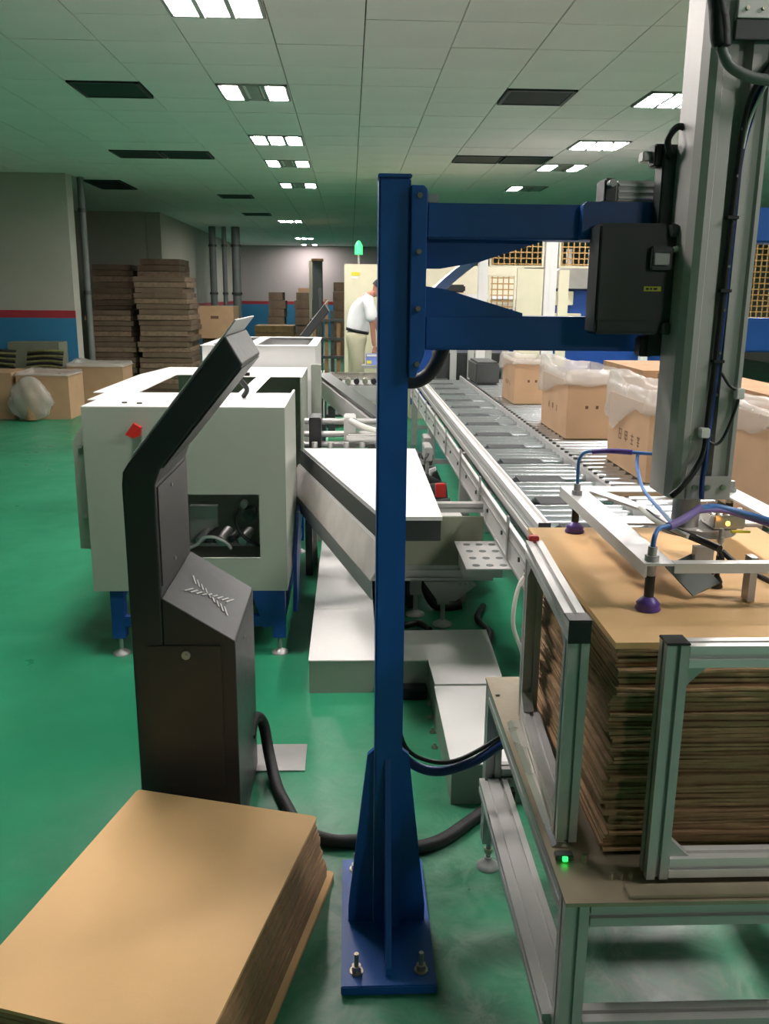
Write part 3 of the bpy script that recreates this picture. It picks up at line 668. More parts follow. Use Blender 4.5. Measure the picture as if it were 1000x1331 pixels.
# blue under frame
for x, y in ((-1.07, 3.92), (-.33, 3.92), (-1.07, 5.6), (-.33, 5.6)):
    l = G().box(x-.03, x+.03, y-.03, y+.03, .085, z0-.001, .003).build('leg', 'blue_dk', W)
    G().cyl((x, y, .02), (x, y, .085), .010, 12).lathe((x, y, 0), [(.04, 0), (.04, .008), (.018, .02), (.012, .025)], 18).build('levelling_foot', 'alu', l)
g = G().box(-1.04, -.36, 3.90, 3.94, .14, .19).box(-1.09, -1.05, 3.95, 5.57, .27, .33).box(-.35, -.31, 3.95, 5.57, .27, .33).box(-.35, -.31, 3.95, 5.57, .12, .17)
g.build('under_frame', 'blue_dk', W)
g = G().prism([(4.15, .12), (4.32, .12), (4.55, .40), (4.9, .50), (4.9, .57), (4.45, .55), (4.2, .40)], 'x', -.28, -.262).build('blue_bracket', 'blue_dk', W)
G().prism([(-.46, .33), (-.36, .33), (-.36, .15), (-.40, .13)], 'y', 3.895, 3.90).build('blue_brace', 'blue_dk', W)
G().cyl((-.50, 4.0, .26), (-.42, 4.0, .26), .05, 18).box(-.62, -.50, 3.96, 4.06, .2, .32).build('motor', 'dark', W)
for x in (-.95, -.60): G().box(x, x+.5 if x < -.7 else x+.28, 4.5, 4.9, z0+.05, z0+.45, .01).build('inner_box', 'gunmetal', W)
G().tube([(-.95, 4.9, .95), (-.85, 4.8, 1.05), (-.8, 4.7, .9)], .012).build('inner_cable', 'cable', W)
# clip hanging at kiosk top
G().tube([(-.50, 4.20, z1+.012), (-.48, 4.16, z1+.05), (-.51, 4.14, z1+.10), (-.50, 4.12, z1+.12)], .012).box(-.54, -.46, 4.1, 4.14, z1+.115, z1+.13).build('sensor_arm', 'dark', W)
# second white unit behind
W2 = thing('white_open_top_unit', 'open-topped white machine unit behind the first cabinet, by the second kiosk', 'machine', (-.6, 6.7, 0))
q0, q1, e0, e1, zz = -1.0, -.235, 6.12, 7.35, 1.30
G().box(q0, q1, e0, e0+.02, .1, zz).build('front_panel', 'white', W2)
G().box(q1-.02, q1, e0+.021, e1, .1, zz).build('right_panel', 'white', W2)
G().box(q0, q0+.02, e0+.021, e1, .1, zz).build('left_panel', 'white', W2)
G().box(q0+.021, q1-.021, e1-.02, e1, .1, zz).build('rear_panel', 'white', W2)
g = G().box(q0-.01, q1+.01, e0-.01, e0+.06, zz, zz+.006).box(q0-.01, q1+.01, e1-.06, e1+.01, zz, zz+.006).box(q1-.05, q1+.01, e0+.06, e1-.06, zz, zz+.006).box(q0-.01, q0+.05, e0+.06, e1-.06, zz, zz+.006).box(-.72, -.64, e0+.06, e1-.06, zz, zz+.006)
g.build('top_rim', 'white', W2)
for x in (q0+.05, q1-.05):
    for y in (e0+.05, e1-.05): G().box(x-.03, x+.03, y-.03, y+.03, 0, .1).build('leg', 'blue_dk', W2)
G().box(q0+.05, q1-.08, e0+.2, e1-.2, .9, 1.18, .01).build('inner_box', 'gunmetal', W2)
W3 = thing('white_corner_post', 'slim pale post between the two white units and the steel rail', 'post', (-.25, 5.85, 0))
G().box(-.255, -.19, 5.86, 5.93, 0, 1.2, .004).build('post', 'cabinet', W3); G().box(-.235, -.225, 5.855, 5.859, .2, 1.15).build('slot', 'grid', W3)
# second kiosk (same type further back)
K2 = copy_tree(KI, (-.44, 10.1, 0), 'small distant kiosk with slanted blue-grey screen beyond the white units')
# ================================================================== FLOOR DUCTS
def duct(name, x0, x1, y0, y1, h, label, seam=()):
    e = thing(name, label, 'cover', ((x0+x1)/2, (y0+y1)/2, 0), 'white duct covers on the floor')
    ys = [y0]+list(seam)+[y1]
    for i in range(len(ys)-1):
        G().box(x0, x1, ys[i]+.001, ys[i+1]-.001, h-.006, h, .0015).build('lid', 'white', e)
    G().box(x0+.003, x1-.003, y0+.003, y1-.003, 0, h-.0065).build('body', 'cabinet', e)
    return e
duct('duct_cover', -.175, .115, 3.475, 5.48, .15, 'longest white duct cover on the floor, left of the blue post', (4.1,))
G_ = thing('duct_cover', 'L-shaped white duct cover on the floor, right of the blue post', 'cover', (.4, 3.5, 0), 'white duct covers on the floor')
Lp = [(.118, 3.473), (.331, 3.473), (.337, 3.235), (.615, 3.235), (.630, 3.82), (.118, 3.81)]
G().prism(Lp, 'z', .144, .15).build('lid', 'white', G_); G().prism([(.121, 3.476), (.334, 3.476), (.34, 3.238), (.612, 3.238), (.627, 3.817), (.121, 3.807)], 'z', 0, .1435).build('body', 'cabinet', G_)
e = duct('duct_cover', .333, .60, 2.62, 3.225, .148, 'nearest white duct cover on the floor, ending beside the table leg')
g = thing('cable_tray', 'short black cable tray on the floor in front of the L-shaped duct cover', 'cable tray', (.2, 3.43, 0))
G().box(.12, .325, 3.40, 3.465, .002, .05, .004).build('tray', 'dark', g)
for k in range(5): G().box(.13+.04*k, .135+.04*k, 3.396, 3.40, .006, .045).build('rib', 'rubber', g)
for k in range(4):
    tag(G().lathe((.33-.004*k, 3.36-.12*k, 0), [(.013, 0), (.013, .006), (.006, .01), (.004, .02)], 10).build('floor_anchor', 'bolt'),
        ['%s of the small steel anchors on the floor along the nearest duct cover' % t for t in ('farthest', 'third nearest', 'second nearest', 'nearest')][k], 'anchor', 'steel anchors beside the duct cover')
# ================================================================== WHITE TABLE + CHUTE
Wt = thing('white_topped_bench', 'machine bench with glossy white top and diagonal left edge, behind the blue post', 'bench', (.15, 4.2, 0))
tp = [(-.262, 4.96), (.371, 4.96), (.365, 3.37), (.13, 3.37)]
G().prism(tp, 'z', .785, .80).build('bench_top', 'white', Wt)
G().box(.14, .36, 3.375, 3.385, .70, .784).build('front_skirt', 'gunmetal', Wt)
g = G().box(.10, .64, 4.08, 4.10, .38, .62); g.build('lower_panel', 'kiosk2' if False else 'ggrey', Wt)
bar((.08, 4.12, .335), (.70, 4.12, .335), pf2, 'cross_beam', Wt); bar((.0, 4.12, .66), (.64, 4.12, .66), pf, 'cross_beam', Wt)
for x, y in ((.475, 4.27), (.345, 4.42)):
    l = G().box(x-.03, x+.03, y-.03, y+.03, .12, .78 if y > 4.4 else .29, .003).build('leg', 'alu', Wt)
    G().cyl((x, y, .02), (x, y, .12), .012, 12).lathe((x, y, 0), [(.05, 0), (.05, .008), (.03, .02), (.014, .03)], 18).build('levelling_foot', 'alu', l)
G().prism([(.36, .29), (.60, .29), (.62, .27), (.52, .19), (.43, .19)], 'y', 4.10, 4.118).build('foot_bracket', 'alu', Wt)
for x in (.54, .565, .59): G().cyl((x, 4.10, .275), (x, 4.09, .275), .008, 10).build('bolt', 'bolt', Wt)
# perforated bright plate
pp = thing('perforated_plate', 'small bright perforated metal plate between bench and roller conveyor', 'plate', (.62, 3.95, .5))
G().box(.50, .72, 3.62, 4.06, .50, .506).build('plate', 'alu_w', pp)
for i in range(3):
    for j in range(4): G().cyl((.55+.06*i, 3.67+.11*j, .5062), (.55+.06*i, 3.67+.11*j, .5075), .017, 12).build('hole', 'pipe', pp)
G().box(.52, .70, 3.85, 4.05, .39, .499).build('support', 'alu', pp)
# stainless chute along the diagonal edge
ch = thing('stainless_chute', 'stainless steel side chute running along the diagonal edge of the white bench', 'chute', (-.1, 4.1, .5))
A0 = Vector((-.275, 4.95, 0)); B0 = Vector((.128, 3.33, 0)); dv = (B0-A0).normalized(); B0 = B0+dv*.13; nv = Vector((dv.y, -dv.x, 0))
if nv.x > 0: nv = -nv
def strip(z_a, z_b, o_a, o_b, nm, m, t=.006):
    a = A0+nv*o_a; b = B0+nv*o_a; c = B0+nv*o_b; d = A0+nv*o_b
    vs = [(a.x, a.y, z_a), (b.x, b.y, z_a), (c.x, c.y, z_b), (d.x, d.y, z_b)]
    vs2 = [Vector(v)+nv*t*-1 for v in vs]
    return G().add([Vector(v) for v in vs]+vs2, [(0, 1, 2, 3), (4, 7, 6, 5), (0, 4, 5, 1), (1, 5, 6, 2), (2, 6, 7, 3), (3, 7, 4, 0)]).build(nm, m, ch)
strip(.797, .715, .006, .012, 'upper_skirt', 'gunmetal'); strip(.713, .706, .012, .020, 'ledge', 'alu'); strip(.705, .60, .020, .085, 'bright_side', 'sheet'); strip(.597, .52, .085, .080, 'lower_lip', 'alu')
for t_ in (.12,):
    p = A0.lerp(B0, t_); G().box(p.x-.02+.0, p.x+.02+.0, p.y+.57, p.y+.61, 0, .52).build('leg', 'alu', ch)
# clutter behind bench: rods and actuators
rk = thing('pneumatic_slide', 'horizontal pneumatic slide with steel rods behind the white bench', 'actuator', (-.05, 5.3, .8))
for k, (y, z_) in enumerate(((5.10, .86), (5.2, .92), (5.1, .80))): G().cyl((-.265, y, z_), (.28, y, z_), .018, 12).build('rod', 'alu', rk)
for x in (-.20, .0, .22): G().box(x-.035, x+.035, 5.05, 5.26, .78, .96, .006).build('slide_block', 'dark' if x != .0 else 'alu', rk)
G().box(-.02, .22, 5.0, 5.05, .83, .87, .01).build('cylinder', 'alu_w', rk)
for x in (-.245, .3): G().box(x-.02, x+.02, 5.1, 5.2, 0, .80).build('stand', 'gunmetal', rk)
G().tube([(.0, 5.04, .95), (.07, 5.0, .92), (.15, 4.99, .90), (.25, 5.0, .91)], .016).build('white_hose', 'cable', rk)
for k in range(6): G().cyl((-.2+.09*k, 4.99, .80), (-.2+.09*k, 4.99, .83), .016, 12).build('knob', 'alu', rk)
# inclined rail behind
ir = thing('inclined_rail', 'grey inclined steel rail descending to the right behind the white bench', 'rail', (.0, 6.9, .5))
g = G().sweep([(-.05, -.07), (.05, -.07), (.05, .07), (-.05, .07)], (-.26, 8.0, .86), (.26, 5.75, .72)); g.build('rail_beam', 'alu', ir)
G().sweep([(-.06, -.012), (.06, -.012), (.06, .012), (-.06, .012)], (-.24, 8.0, .95), (.29, 5.75, .815)).build('rail_cap', 'gunmetal', ir)
for t_ in (.2, .8):
    p = Vector((-.26, 8.0, 0)).lerp(Vector((.26, 5.75, 0)), t_); G().box(p.x-.03, p.x+.03, p.y-.03, p.y+.03, 0, .72).build('leg', 'gunmetal', ir)
bn = thing('green_bin', 'pale green plastic bin on the floor under the inclined rail', 'bin', (-.02, 7.3, 0))
G().add([(-.16, 7.15, 0), (.16, 7.15, 0), (.16, 7.45, 0), (-.16, 7.45, 0), (-.19, 7.12, .45), (.19, 7.12, .45), (.19, 7.48, .45), (-.19, 7.48, .45)], [(0, 3, 2, 1), (0, 1, 5, 4), (1, 2, 6, 5), (2, 3, 7, 6), (3, 0, 4, 7)]).build('bin_body', 'green_bin', bn)
G().box(-.2, .2, 7.11, 7.125, .44, .46).box(-.2, .2, 7.475, 7.49, .44, .46).box(-.2, -.185, 7.125, 7.475, .44, .46).box(.185, .2, 7.125, 7.475, .44, .46).build('rim', 'green_bin', bn)
# machine bed in front of the worker
mb = thing('steel_machine_bed', 'grey steel machine bed with black parts in front of the worker', 'machine', (.1, 9.6, 0))
G().box(-.25, .55, 9.3, 10.1, .55, .72, .01).build('bed', 'alu', mb)
for k in range(8): G().cyl((-.2+.09*k, 9.32, .76), (-.2+.09*k, 9.5, .76), .03, 12).build('bed_part', 'dark' if k % 2 else 'steel', mb)
for x in (-.2, .5):
    for y in (9.35, 10.05): G().box(x-.03, x+.03, y-.03, y+.03, 0, .55).build('leg', 'alu', mb)
G().box(-.24, .54, 9.9, 10.0, .72, .80, .01).build('back_rail', 'steel', mb)
for k in range(3): G().box(-.34+.03*k, -.33+.03*k, 9.35, 9.6, .3, .85).build('upright_bar', 'alu_w', mb)
# motor cluster between bench and conveyor
mc = thing('motor_cluster', 'dark motors and red terminal under the conveyor left side, behind the bench', 'motor', (.52, 6.0, 0))
for k in range(7):
    y = 5.1+.25*k; G().cyl((.44, y, .40+.05*(k % 3)), (.60, y, .42+.05*(k % 2)), .06-.006*(k % 3), 14).build('motor_drum', 'gunmetal' if k % 2 else 'dark', mc)
G().box(.40, .64, 5.0, 6.9, .33, .34).build('mounting_plate', 'alu', mc)
for y in (5.1, 6.8): G().box(.5, .54, y, y+.04, 0, .33).build('leg', 'alu', mc)
G().box(.50, .56, 5.02, 5.06, .5, .58, .004).build('red_terminal', 'redp', mc)
tag(G().tube([(.44, 5.0, .46), (.40, 4.6, .2), (.46, 4.5, .03), (.6, 4.5, .03)], .03).build('cable_loop', 'dark'), 'black cable loop reaching the floor behind the perforated plate', 'cable')
for k, (x, z_) in enumerate(((.42, .62), (.50, .66), (.44, .55), (.56, .60))):
    G().box(x-.02, x+.03, 5.2+.38*k, 5.42+.38*k, z_-.05, z_+.04, .005).build('cylinder_block', 'alu' if k % 2 else 'dark', mc)
    G().tube([(x, 5.2+.38*k, z_), (x-.05, 5.1+.38*k, z_-.1), (x+.02, 5.02+.38*k, .40)], .009, 8).build('air_line', 'dark' if k % 2 else 'navyhose', mc)
    G().cyl((x, 5.24+.38*k, .34), (x, 5.24+.38*k, z_-.05), .012, 10).build('cylinder_stand', 'alu', mc)
db = thing('black_shade_block', 'added low black block for the shade under the rear of the white bench', 'shade block', (.245, 4.78, 0))  # added black block, stands in for the dark shade under the bench
G().box(.13, .36, 4.50, 5.05, .02, .32, .01).build('block_body', 'dark', db)
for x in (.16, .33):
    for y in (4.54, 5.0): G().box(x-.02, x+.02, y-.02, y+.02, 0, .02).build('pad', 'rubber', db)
for k in range(5): G().box(.14+.042*k, .165+.042*k, 4.492, 4.499, .08, .28).build('block_rib', 'gunmetal', db)
for k, (x0_, y0_) in enumerate(((.14, 4.18), (.15, 4.30), (.62, 4.35))):
    tag(G().tube([(x0_, y0_, .02), (x0_+.12, y0_-.08, .02), (x0_+.20, y0_-.05, .02), (x0_+.25, y0_-.15, .02)] if k < 2 else [(.66, 3.95, .02), (.70, 4.1, .02), (.66, 4.3, .02), (.72, 4.5, .02)], .016, 8).build('floor_cable', 'dark'),
        ('black floor cable under the bench, nearer the levelling foot', 'black floor cable under the bench, just behind the first one', 'black floor cable snaking under the near roller conveyor')[k], 'cable', 'black cables on the floor under the bench')
sb = thing('white_small_box', 'low white box with black strap on the floor beside the bench', 'box', (.52, 4.75, 0))
G().box(.47, .64, 4.6, 4.95, 0, .42, .004).build('box_body', 'cabinet', sb); G().box(.47, .64, 4.6, 4.95, .421, .43, .003).build('lid', 'white', sb)
G().prism([(.50, .05), (.53, .05), (.59, .40), (.56, .40)], 'y', 4.592, 4.599).build('strap', 'dark', sb)
# ================================================================== ROLLER CONVEYORS
def conveyor(name, label, xl, xr_, y0, y1, pitch, left_side):
    e = thing(name, label, 'conveyor', ((xl+xr_)/2, y0, 0))
    zr = .778; r = .024
    src = None; y = y0+.05; k = 0
    while y < y1-.05:
        if k % 5 == 3 and name == 'near_roller_conveyor':
            G().box(xl+.05, xl+.27, y-.068, y+.068, zr-.006, zr-.001).build('guard_plate', 'gapplate', e)
        elif src is None:
            src = G().cyl((xl, y, zr-r), (xr_, y, zr-r), r, 12).build('roller', 'galv', e)
        else: inst(src, (WORLD[src.name].x, y, WORLD[src.name].z), e)
        y += pitch; k += 1
    return e, zr
CV, zr = conveyor('near_roller_conveyor', 'long roller conveyor with steel rollers and dark plates, left of the boxes', .775, 1.185, 2.95, 9.6, .095, True)
# left side: T-slot guide on top, side channel with ribs
G().prism([(.725, .745), (.725, .795), (.735, .802), (.742, .802), (.745, .788), (.756, .788), (.759, .802), (.768, .802), (.772, .795), (.772, .745)], 'y', 3.27, 9.6).build('guide_rail', 'alu_w', CV)
G().box(.725, .772, 3.262, 3.269, .742, .803).build('rail_end_cap', 'gunmetal', CV)
G().box(.690, .724, 3.15, 9.6, .735, .765).build('edge_rail', 'alu', CV)
G().box(.655, .668, 3.05, 9.6, .585, .735).build('side_plate', 'alu_w', CV)
G().box(.648, .654, 3.05, 9.6, .715, .737).box(.648, .654, 3.05, 9.6, .585, .597).box(.650, .654, 3.05, 9.6, .675, .687).build('side_flange', 'alu', CV)
G().box(.700, .722, 3.2, 9.6, .766, .772).build('wire_duct', 'pipe', CV)
src = None
for k in range(8):
    y = 3.45+.8*k
    if src is None: src = G().box(.640, .6475, y, y+.035, .60, .78, .002).build('side_bracket', 'alu', CV)
    else: inst(src, (WORLD[src.name].x, y+.0175, .60), CV)
src = None
for k in range(16):
    y = 3.25+.4*k
    if src is None: src = G().cyl((.6545, y, .66), (.648, y, .66), .010, 10).build('side_bolt', 'gunmetal', CV)
    else: inst(src, (WORLD[src.name].x, y, .65), CV)
G().prism([(1.185, .74), (1.185, .80), (1.20, .806), (1.215, .80), (1.215, .74)], 'y', 2.95, 9.6).build('right_rail', 'alu', CV)
src = None
for k in range(66):
    y = 3.0+.1*k
    if src is None: src = G().cyl((1.2, y, .806), (1.2, y, .816), .011, 8).build('rail_stud', 'gunmetal', CV)
    else: inst(src, (1.2, y, .806), CV)
for y in (3.12, 5.2, 7.4, 9.4):
    for x in (.69, 1.188):
        l = G().box(x-.03, x+.03, y-.03, y+.03, .08, .735 if x < 1 else .739, .003).build('leg', 'alu', CV)
        G().cyl((x, y, .01), (x, y, .08), .012, 10).lathe((x, y, 0), [(.045, 0), (.045, .008), (.014, .03)], 14).build('levelling_foot', 'alu', l)
    G().box(.72, 1.156, y-.02, y+.02, .25, .29).build('cross_bar', 'alu', CV)
G().box(.78, 1.18, 2.95, 9.6, .60, .612).build('under_tray', 'gunmetal', CV)
CW, _ = conveyor('far_roller_conveyor', 'roller conveyor carrying the open cartons lined with plastic film', 1.245, 1.98, 2.95, 9.6, .11, False)
G().box(1.222, 1.244, 2.95, 9.6, .70, .776).build('left_rail', 'alu', CW); G().box(1.98, 2.02, 2.95, 9.6, .70, .80).build('right_rail', 'alu', CW)
for y in (3.2, 6.4, 9.4):
    for x in (1.28, 1.96): G().box(x-.03, x+.03, y-.03, y+.03, 0, .70).build('leg', 'alu', CW)
# white air cable and blue clutter under conveyor end
tag(G().tube([(.69, 3.1, .70), (.62, 3.06, .62), (.60, 3.04, .48), (.64, 3.05, .36), (.66, 3.1, .24), (.66, 3.12, .10), (.67, 3.18, .02)], .008).build('white_cable', 'cable'), 'white cable looping down at the near end of the roller conveyor', 'cable')
tag(G().tube([(.68, 3.50, .03), (.70, 3.38, .05), (.74, 3.3, .03), (.80, 3.3, .03), (.86, 3.45, .03)], .025).build('blue_cable_coil', 'navyhose'), 'navy hose piled on the floor behind the table leg', 'hose')
tag(G().tube([(.72, 2.75, .04), (.68, 2.85, .12), (.70, 2.9, .3), (.73, 2.95, .45), (.70, 3.0, .55)], .012).build('black_cable', 'dark'), 'black cable rising behind the left rear table leg', 'cable')
# ================================================================== CARTONS ON CONVEYOR
def strokes(p, parent, x, y, zc, hgt, facing):
    """ink marks printed on the carton: one block character as bars. p = list of segments in unit square"""
    g = G(); t = .0012
    for (u0, v0, u1, v1) in p:
        w_ = hgt*.09
        ua, ub = sorted((u0, u1)); va, vb = sorted((v0, v1))
        if facing == 'x':   # on a face at x, running toward -y
            g.box(x-t, x-.0002, y-ub*hgt*.8-w_/2, y-ua*hgt*.8+w_/2, zc+va*hgt-w_/2, zc+vb*hgt+w_/2)
        else: g.box(x+ua*hgt*.8-w_/2, x+ub*hgt*.8+w_/2, y-t, y-.0002, zc+va*hgt-w_/2, zc+vb*hgt+w_/2)
    return g.build('printed_character', 'ink', parent)
GL = [[(0, 0, 0, 1), (1, 0, 1, 1), (0, 1, 1, 1), (0, .5, 1, .5), (0, 0, 1, 0)],
      [(0, .2, 0, 1), (1, .2, 1, 1), (0, 1, 1, 1), (0, .6, 1, .6), (0, .2, 1, .2), (.5, 0, .5, 1)],
      [(0, .8, 1, .8), (.5, 0, .5, 1), (.1, .4, .9, .4), (.1, 0, .9, 0)],
      [(0, .9, 1, .9), (.25, .7, .25, 1), (.75, .7, .75, 1), (.5, 0, .5, .7), (.1, .45, .9, .45), (.2, .15, .8, .15)]]
def film(x0, x1, y0, y1, zt, drop, parent, seed, lift=.05):
    rnd = random.Random(seed); g = G(); n = 14
    ring = []
    def L(a, b): return [(a[0]+(b[0]-a[0])*i/n, a[1]+(b[1]-a[1])*i/n) for i in range(n)]
    cs = [(x0, y0), (x1, y0), (x1, y1), (x0, y1)]
    for i in range(4): ring += L(cs[i], cs[(i+1) % 4])
    N = len(ring); cx, cy = (x0+x1)/2, (y0+y1)/2
    rows = []
    spec = [(-.03, -.10), (-.012, .0), (.0, lift*.6), (.012, lift), (.022, lift*.3), (.02, -drop*.35), (.028, -drop*.7), (.018, -drop)]
    for j, (o_, dz) in enumerate(spec):
        row = []
        for i, (x, y) in enumerate(ring):
            dx = (1 if x > cx else -1) if abs(abs(x-cx)-(x1-x0)/2) < 1e-6 else 0
            dy = (1 if y > cy else -1) if abs(abs(y-cy)-(y1-y0)/2) < 1e-6 else 0
            wv = math.sin(i*.55+seed)*.6+math.sin(i*.21+seed*2)*.5+.15*math.sin(i*1.4+j)
            oo = o_+(.009*wv if j > 2 else .004*wv)
            if j > 3: oo = max(oo, .004)
            cf = math.hypot(x-x0, (y-y1)*.6); zz_ = dz*(1+.3*wv*(j > 4))*((1.0-.75*min(1, max(0, cf-.08)/.22)) if j > 2 else 1)+rnd.uniform(-.003, .003)
            row.append((x+dx*oo, y+dy*oo, zt+zz_))
        rows.append(row)
    vs = [p for r_ in rows for p in r_]; fs = []
    for j in range(len(rows)-1):
        for i in range(N): fs.append((j*N+i, j*N+(i+1) % N, (j+1)*N+(i+1) % N, (j+1)*N+i))
    g.add(vs, fs, True); return g.build('plastic_liner', 'film', parent)
def carton(x0, x1, y0, y1, z0, h, label, group='cartons on the conveyors', liner=True, marks=True, drop=.12, seed=1, big=False, m='card_mid', lift=.05):
    e = thing('carton', label, 'carton', ((x0+x1)/2, (y0+y1)/2, z0), group); t = .006
    g = G().box(x0, x0+t, y0, y1, z0, z0+h).box(x1-t, x1, y0, y1, z0, z0+h).box(x0+t, x1-t, y0, y0+t, z0, z0+h).box(x0+t, x1-t, y1-t, y1, z0, z0+h).box(x0+t, x1-t, y0+t, y1-t, z0, z0+t)
    g.build('box_walls', m, e)
    if liner:
        film(x0, x1, y0, y1, z0+h, drop, e, seed, lift)
        # crumpled content
        g = G(); n = 6; vs = []; 
        for j in range(n+1):
            for i in range(n+1):
                vs.append((x0+.02+(x1-x0-.04)*i/n, y0+.02+(y1-y0-.04)*j/n, z0+h-.06+random.Random(seed*100+i*7+j).uniform(-.02, .03)))
        g.add(vs, [(j*(n+1)+i, j*(n+1)+i+1, (j+1)*(n+1)+i+1, (j+1)*(n+1)+i) for j in range(n) for i in range(n)]); g.build('bagged_contents', 'film', e)
    else:
        G().box(x0, x1, y0, (y0+y1)/2-.001, z0+h, z0+h+t).build('flap', m, e); G().box(x0, x1, (y0+y1)/2+.001, y1, z0+h, z0+h+t).build('flap', m, e)
    if marks:
        hh = .035 if not big else .05
        for i in range(4 if big else 3): strokes(GL[i % 4], e, x0, y1-(y1-y0)*.30-(y1-y0)*.15*i, z0+h*.40, hh, 'x')
        for i in range(3): G().box(x0+(x1-x0)*(.35+.2*i), x0+(x1-x0)*(.35+.2*i)+.018, y0-.0012, y0-.0002, z0+h*.52, z0+h*.52+.02).build('printed_mark', 'ink', e)
    return e
zc = zr+.001
carton(1.353, 1.66, 7.27, 7.85, zc, .34, 'farthest of the left-row cartons on the roller conveyor, film folded over its rim', drop=.07, seed=3)
carton(1.353, 1.68, 5.46, 6.2, zc, .36, 'middle carton on the roller conveyor, its film flap pale over the corner', drop=.13, seed=5, lift=.12)
carton(1.42, 1.75, 4.12, 4.78, zc, .37, 'carton beside the aluminium column with large printed characters and wide film', drop=.15, seed=8, big=True, lift=.12)
carton(1.63, 1.97, 3.20, 3.78, zc, .42, 'nearest carton on the conveyor, right of the aluminium column', drop=.10, seed=11, marks=False)
carton(2.06, 2.50, 5.0, 5.9, .68, .47, 'wide open carton behind the middle film-lined carton, second row', seed=13, liner=False, marks=False, m='card_dk')
carton(2.06, 2.55, 6.2, 7.2, .68, .46, 'wide carton behind the farthest film-lined carton, second row', seed=14, liner=False, marks=False, m='card_dk')
carton(2.06, 2.50, 3.9, 4.7, .68, .50, 'wide brown carton behind the aluminium column, second row', seed=15, liner=False, marks=False, m='card_dk')
tb = thing('side_bench', 'long steel side bench carrying the second row of cartons', 'bench', (2.3, 5.6, 0))
G().box(2.04, 2.62, 3.6, 7.6, .64, .679).build('bench_top', 'alu', tb)
for x in (2.08, 2.58):
    for y in (3.7, 5.6, 7.5): G().box(x-.03, x+.03, y-.03, y+.03, 0, .64).build('leg', 'alu', tb)
# far end of conveyor: stopper, dark gearbox, posts
dg = thing('gearbox', 'dark gearbox at the far right edge of the near roller conveyor', 'gearbox', (1.36, 9.0, .776))
G().box(1.26, 1.50, 8.9, 9.5, zr+.0005, 1.0, .02).build('gearbox_body', 'gunmetal', dg); G().cyl((1.50, 9.2, .89), (1.56, 9.2, .89), .07, 18).build('end_cover', 'dark', dg)
# ================================================================== BACKGROUND MACHINES
cb = thing('cream_cabinet', 'tall cream control cabinet with green beacon behind the worker', 'cabinet', (1.0, 13.3, 0))
G().box(-.08, .72, 13.0, 13.6, 0, 2.06, .01).build('cabinet_body', 'cream', cb)
G().box(-.06, .70, 12.985, 12.999, .1, 2.0, .004).build('door', 'cream', cb)
G().box(.02, .14, 12.98, 12.984, 1.90, 1.95).build('yellow_label', 'yellow', cb); G().box(.02, .12, 12.98, 12.984, 1.86, 1.895).build('white_label', 'white', cb)
bq = G().cyl((.125, 13.2, 2.06), (.125, 13.2, 2.20), .015, 10).build('beacon_stem', 'alu', cb)
G().lathe((.125, 13.2, 2.20), [(.055, 0), (.055, .12), (.03, .17), (.008, .19)], 16).build('green_beacon', 'green_led', bq)
c2 = thing('cream_machine_housing', 'long cream machine housing seen between the blue arms', 'machine', (1.5, 12.3, 0))
G().box(.80, 2.3, 12.0, 12.8, 0, 2.02, .01).build('housing', 'cream', c2); G().box(.80, 2.3, 11.96, 11.999, 1.60, 1.66).build('white_shelf', 'white', c2)
G().box(1.2, 1.5, 11.8, 11.95, 1.68, 1.78, .02).build('lamp_head', 'dark', c2); G().box(.82, 2.28, 11.97, 11.999, .2, 1.5, .004).build('blue_panel', 'blue_dk', c2)
# safety enclosure of posts and mesh
en = thing('safety_enclosure', 'white-posted enclosure with ochre mesh behind the blue arms and cartons', 'enclosure', (3.3, 9, 0))
Ye = 9.7
SE = 9.7/9.0
def ex(v): return v*SE
def ez(v): return 1.65+(v-1.65)*SE
for x, w_ in ((1.27, .10), (1.93, .13), (2.95, .08), (3.75, .10), (4.6, .10)):
    x = ex(x); G().box(x, x+w_, Ye, Ye+.08, 0, ez(2.30), .004).box(x+w_*.4, x+w_*.6, Ye-.004, Ye, .02, ez(2.28)).build('post', 'white', en)
def meshpanel(x0, x1, z0, z1, y=Ye+.03, st=.06):
    x0, x1, z0, z1 = ex(x0), ex(x1), ez(z0), ez(z1)
    p = G().box(x0, x1, y, y+.03, z1-.02, z1).box(x0, x1, y, y+.03, z0, z0+.02).box(x0, x0+.02, y, y+.03, z0+.02, z1-.02).box(x1-.02, x1, y, y+.03, z0+.02, z1-.02).build('mesh_frame', 'cream', en)
    g = G(); x = x0+st/2
    while x < x1: g.box(x, x+.012, y+.008, y+.014, z0+.02, z1-.02); x += st
    zz_ = z0+st/2
    while zz_ < z1: g.box(x0, x1, y+.014, y+.020, zz_, zz_+.012); zz_ += st
    o = g.build('wire_mesh', 'mesh', p); o['kind'] = 'stuff'
meshpanel(1.38, 1.92, 1.92, 2.26); meshpanel(2.07, 2.94, 1.92, 2.26); meshpanel(3.04, 3.74, 1.2, 2.26); meshpanel(3.86, 4.59, 1.2, 2.26)
G().box(ex(1.66), ex(1.92), Ye+.02, Ye+.06, .9, ez(1.91)).build('cream_panel', 'cream', en); G().box(ex(2.07)+.01, ex(2.18), Ye+.02, Ye+.06, .9, ez(1.90)).build('cream_panel', 'cream', en)
meshpanel(1.38, 1.65, 1.45, 1.85)
G().box(ex(1.27), ex(4.7), Ye+.001, Ye+.079, ez(2.301), ez(2.36), .004).build('top_beam', 'white', en)
G().box(ex(1.39), ex(1.66), Ye-.02, Ye+.02, 1.36, 1.44).build('white_ledge', 'white', en)
bp_ = thing('wrapping_machine', 'blue machine body with cream boxes and grey hood inside the enclosure', 'machine', (2.7, 10.4, 0))
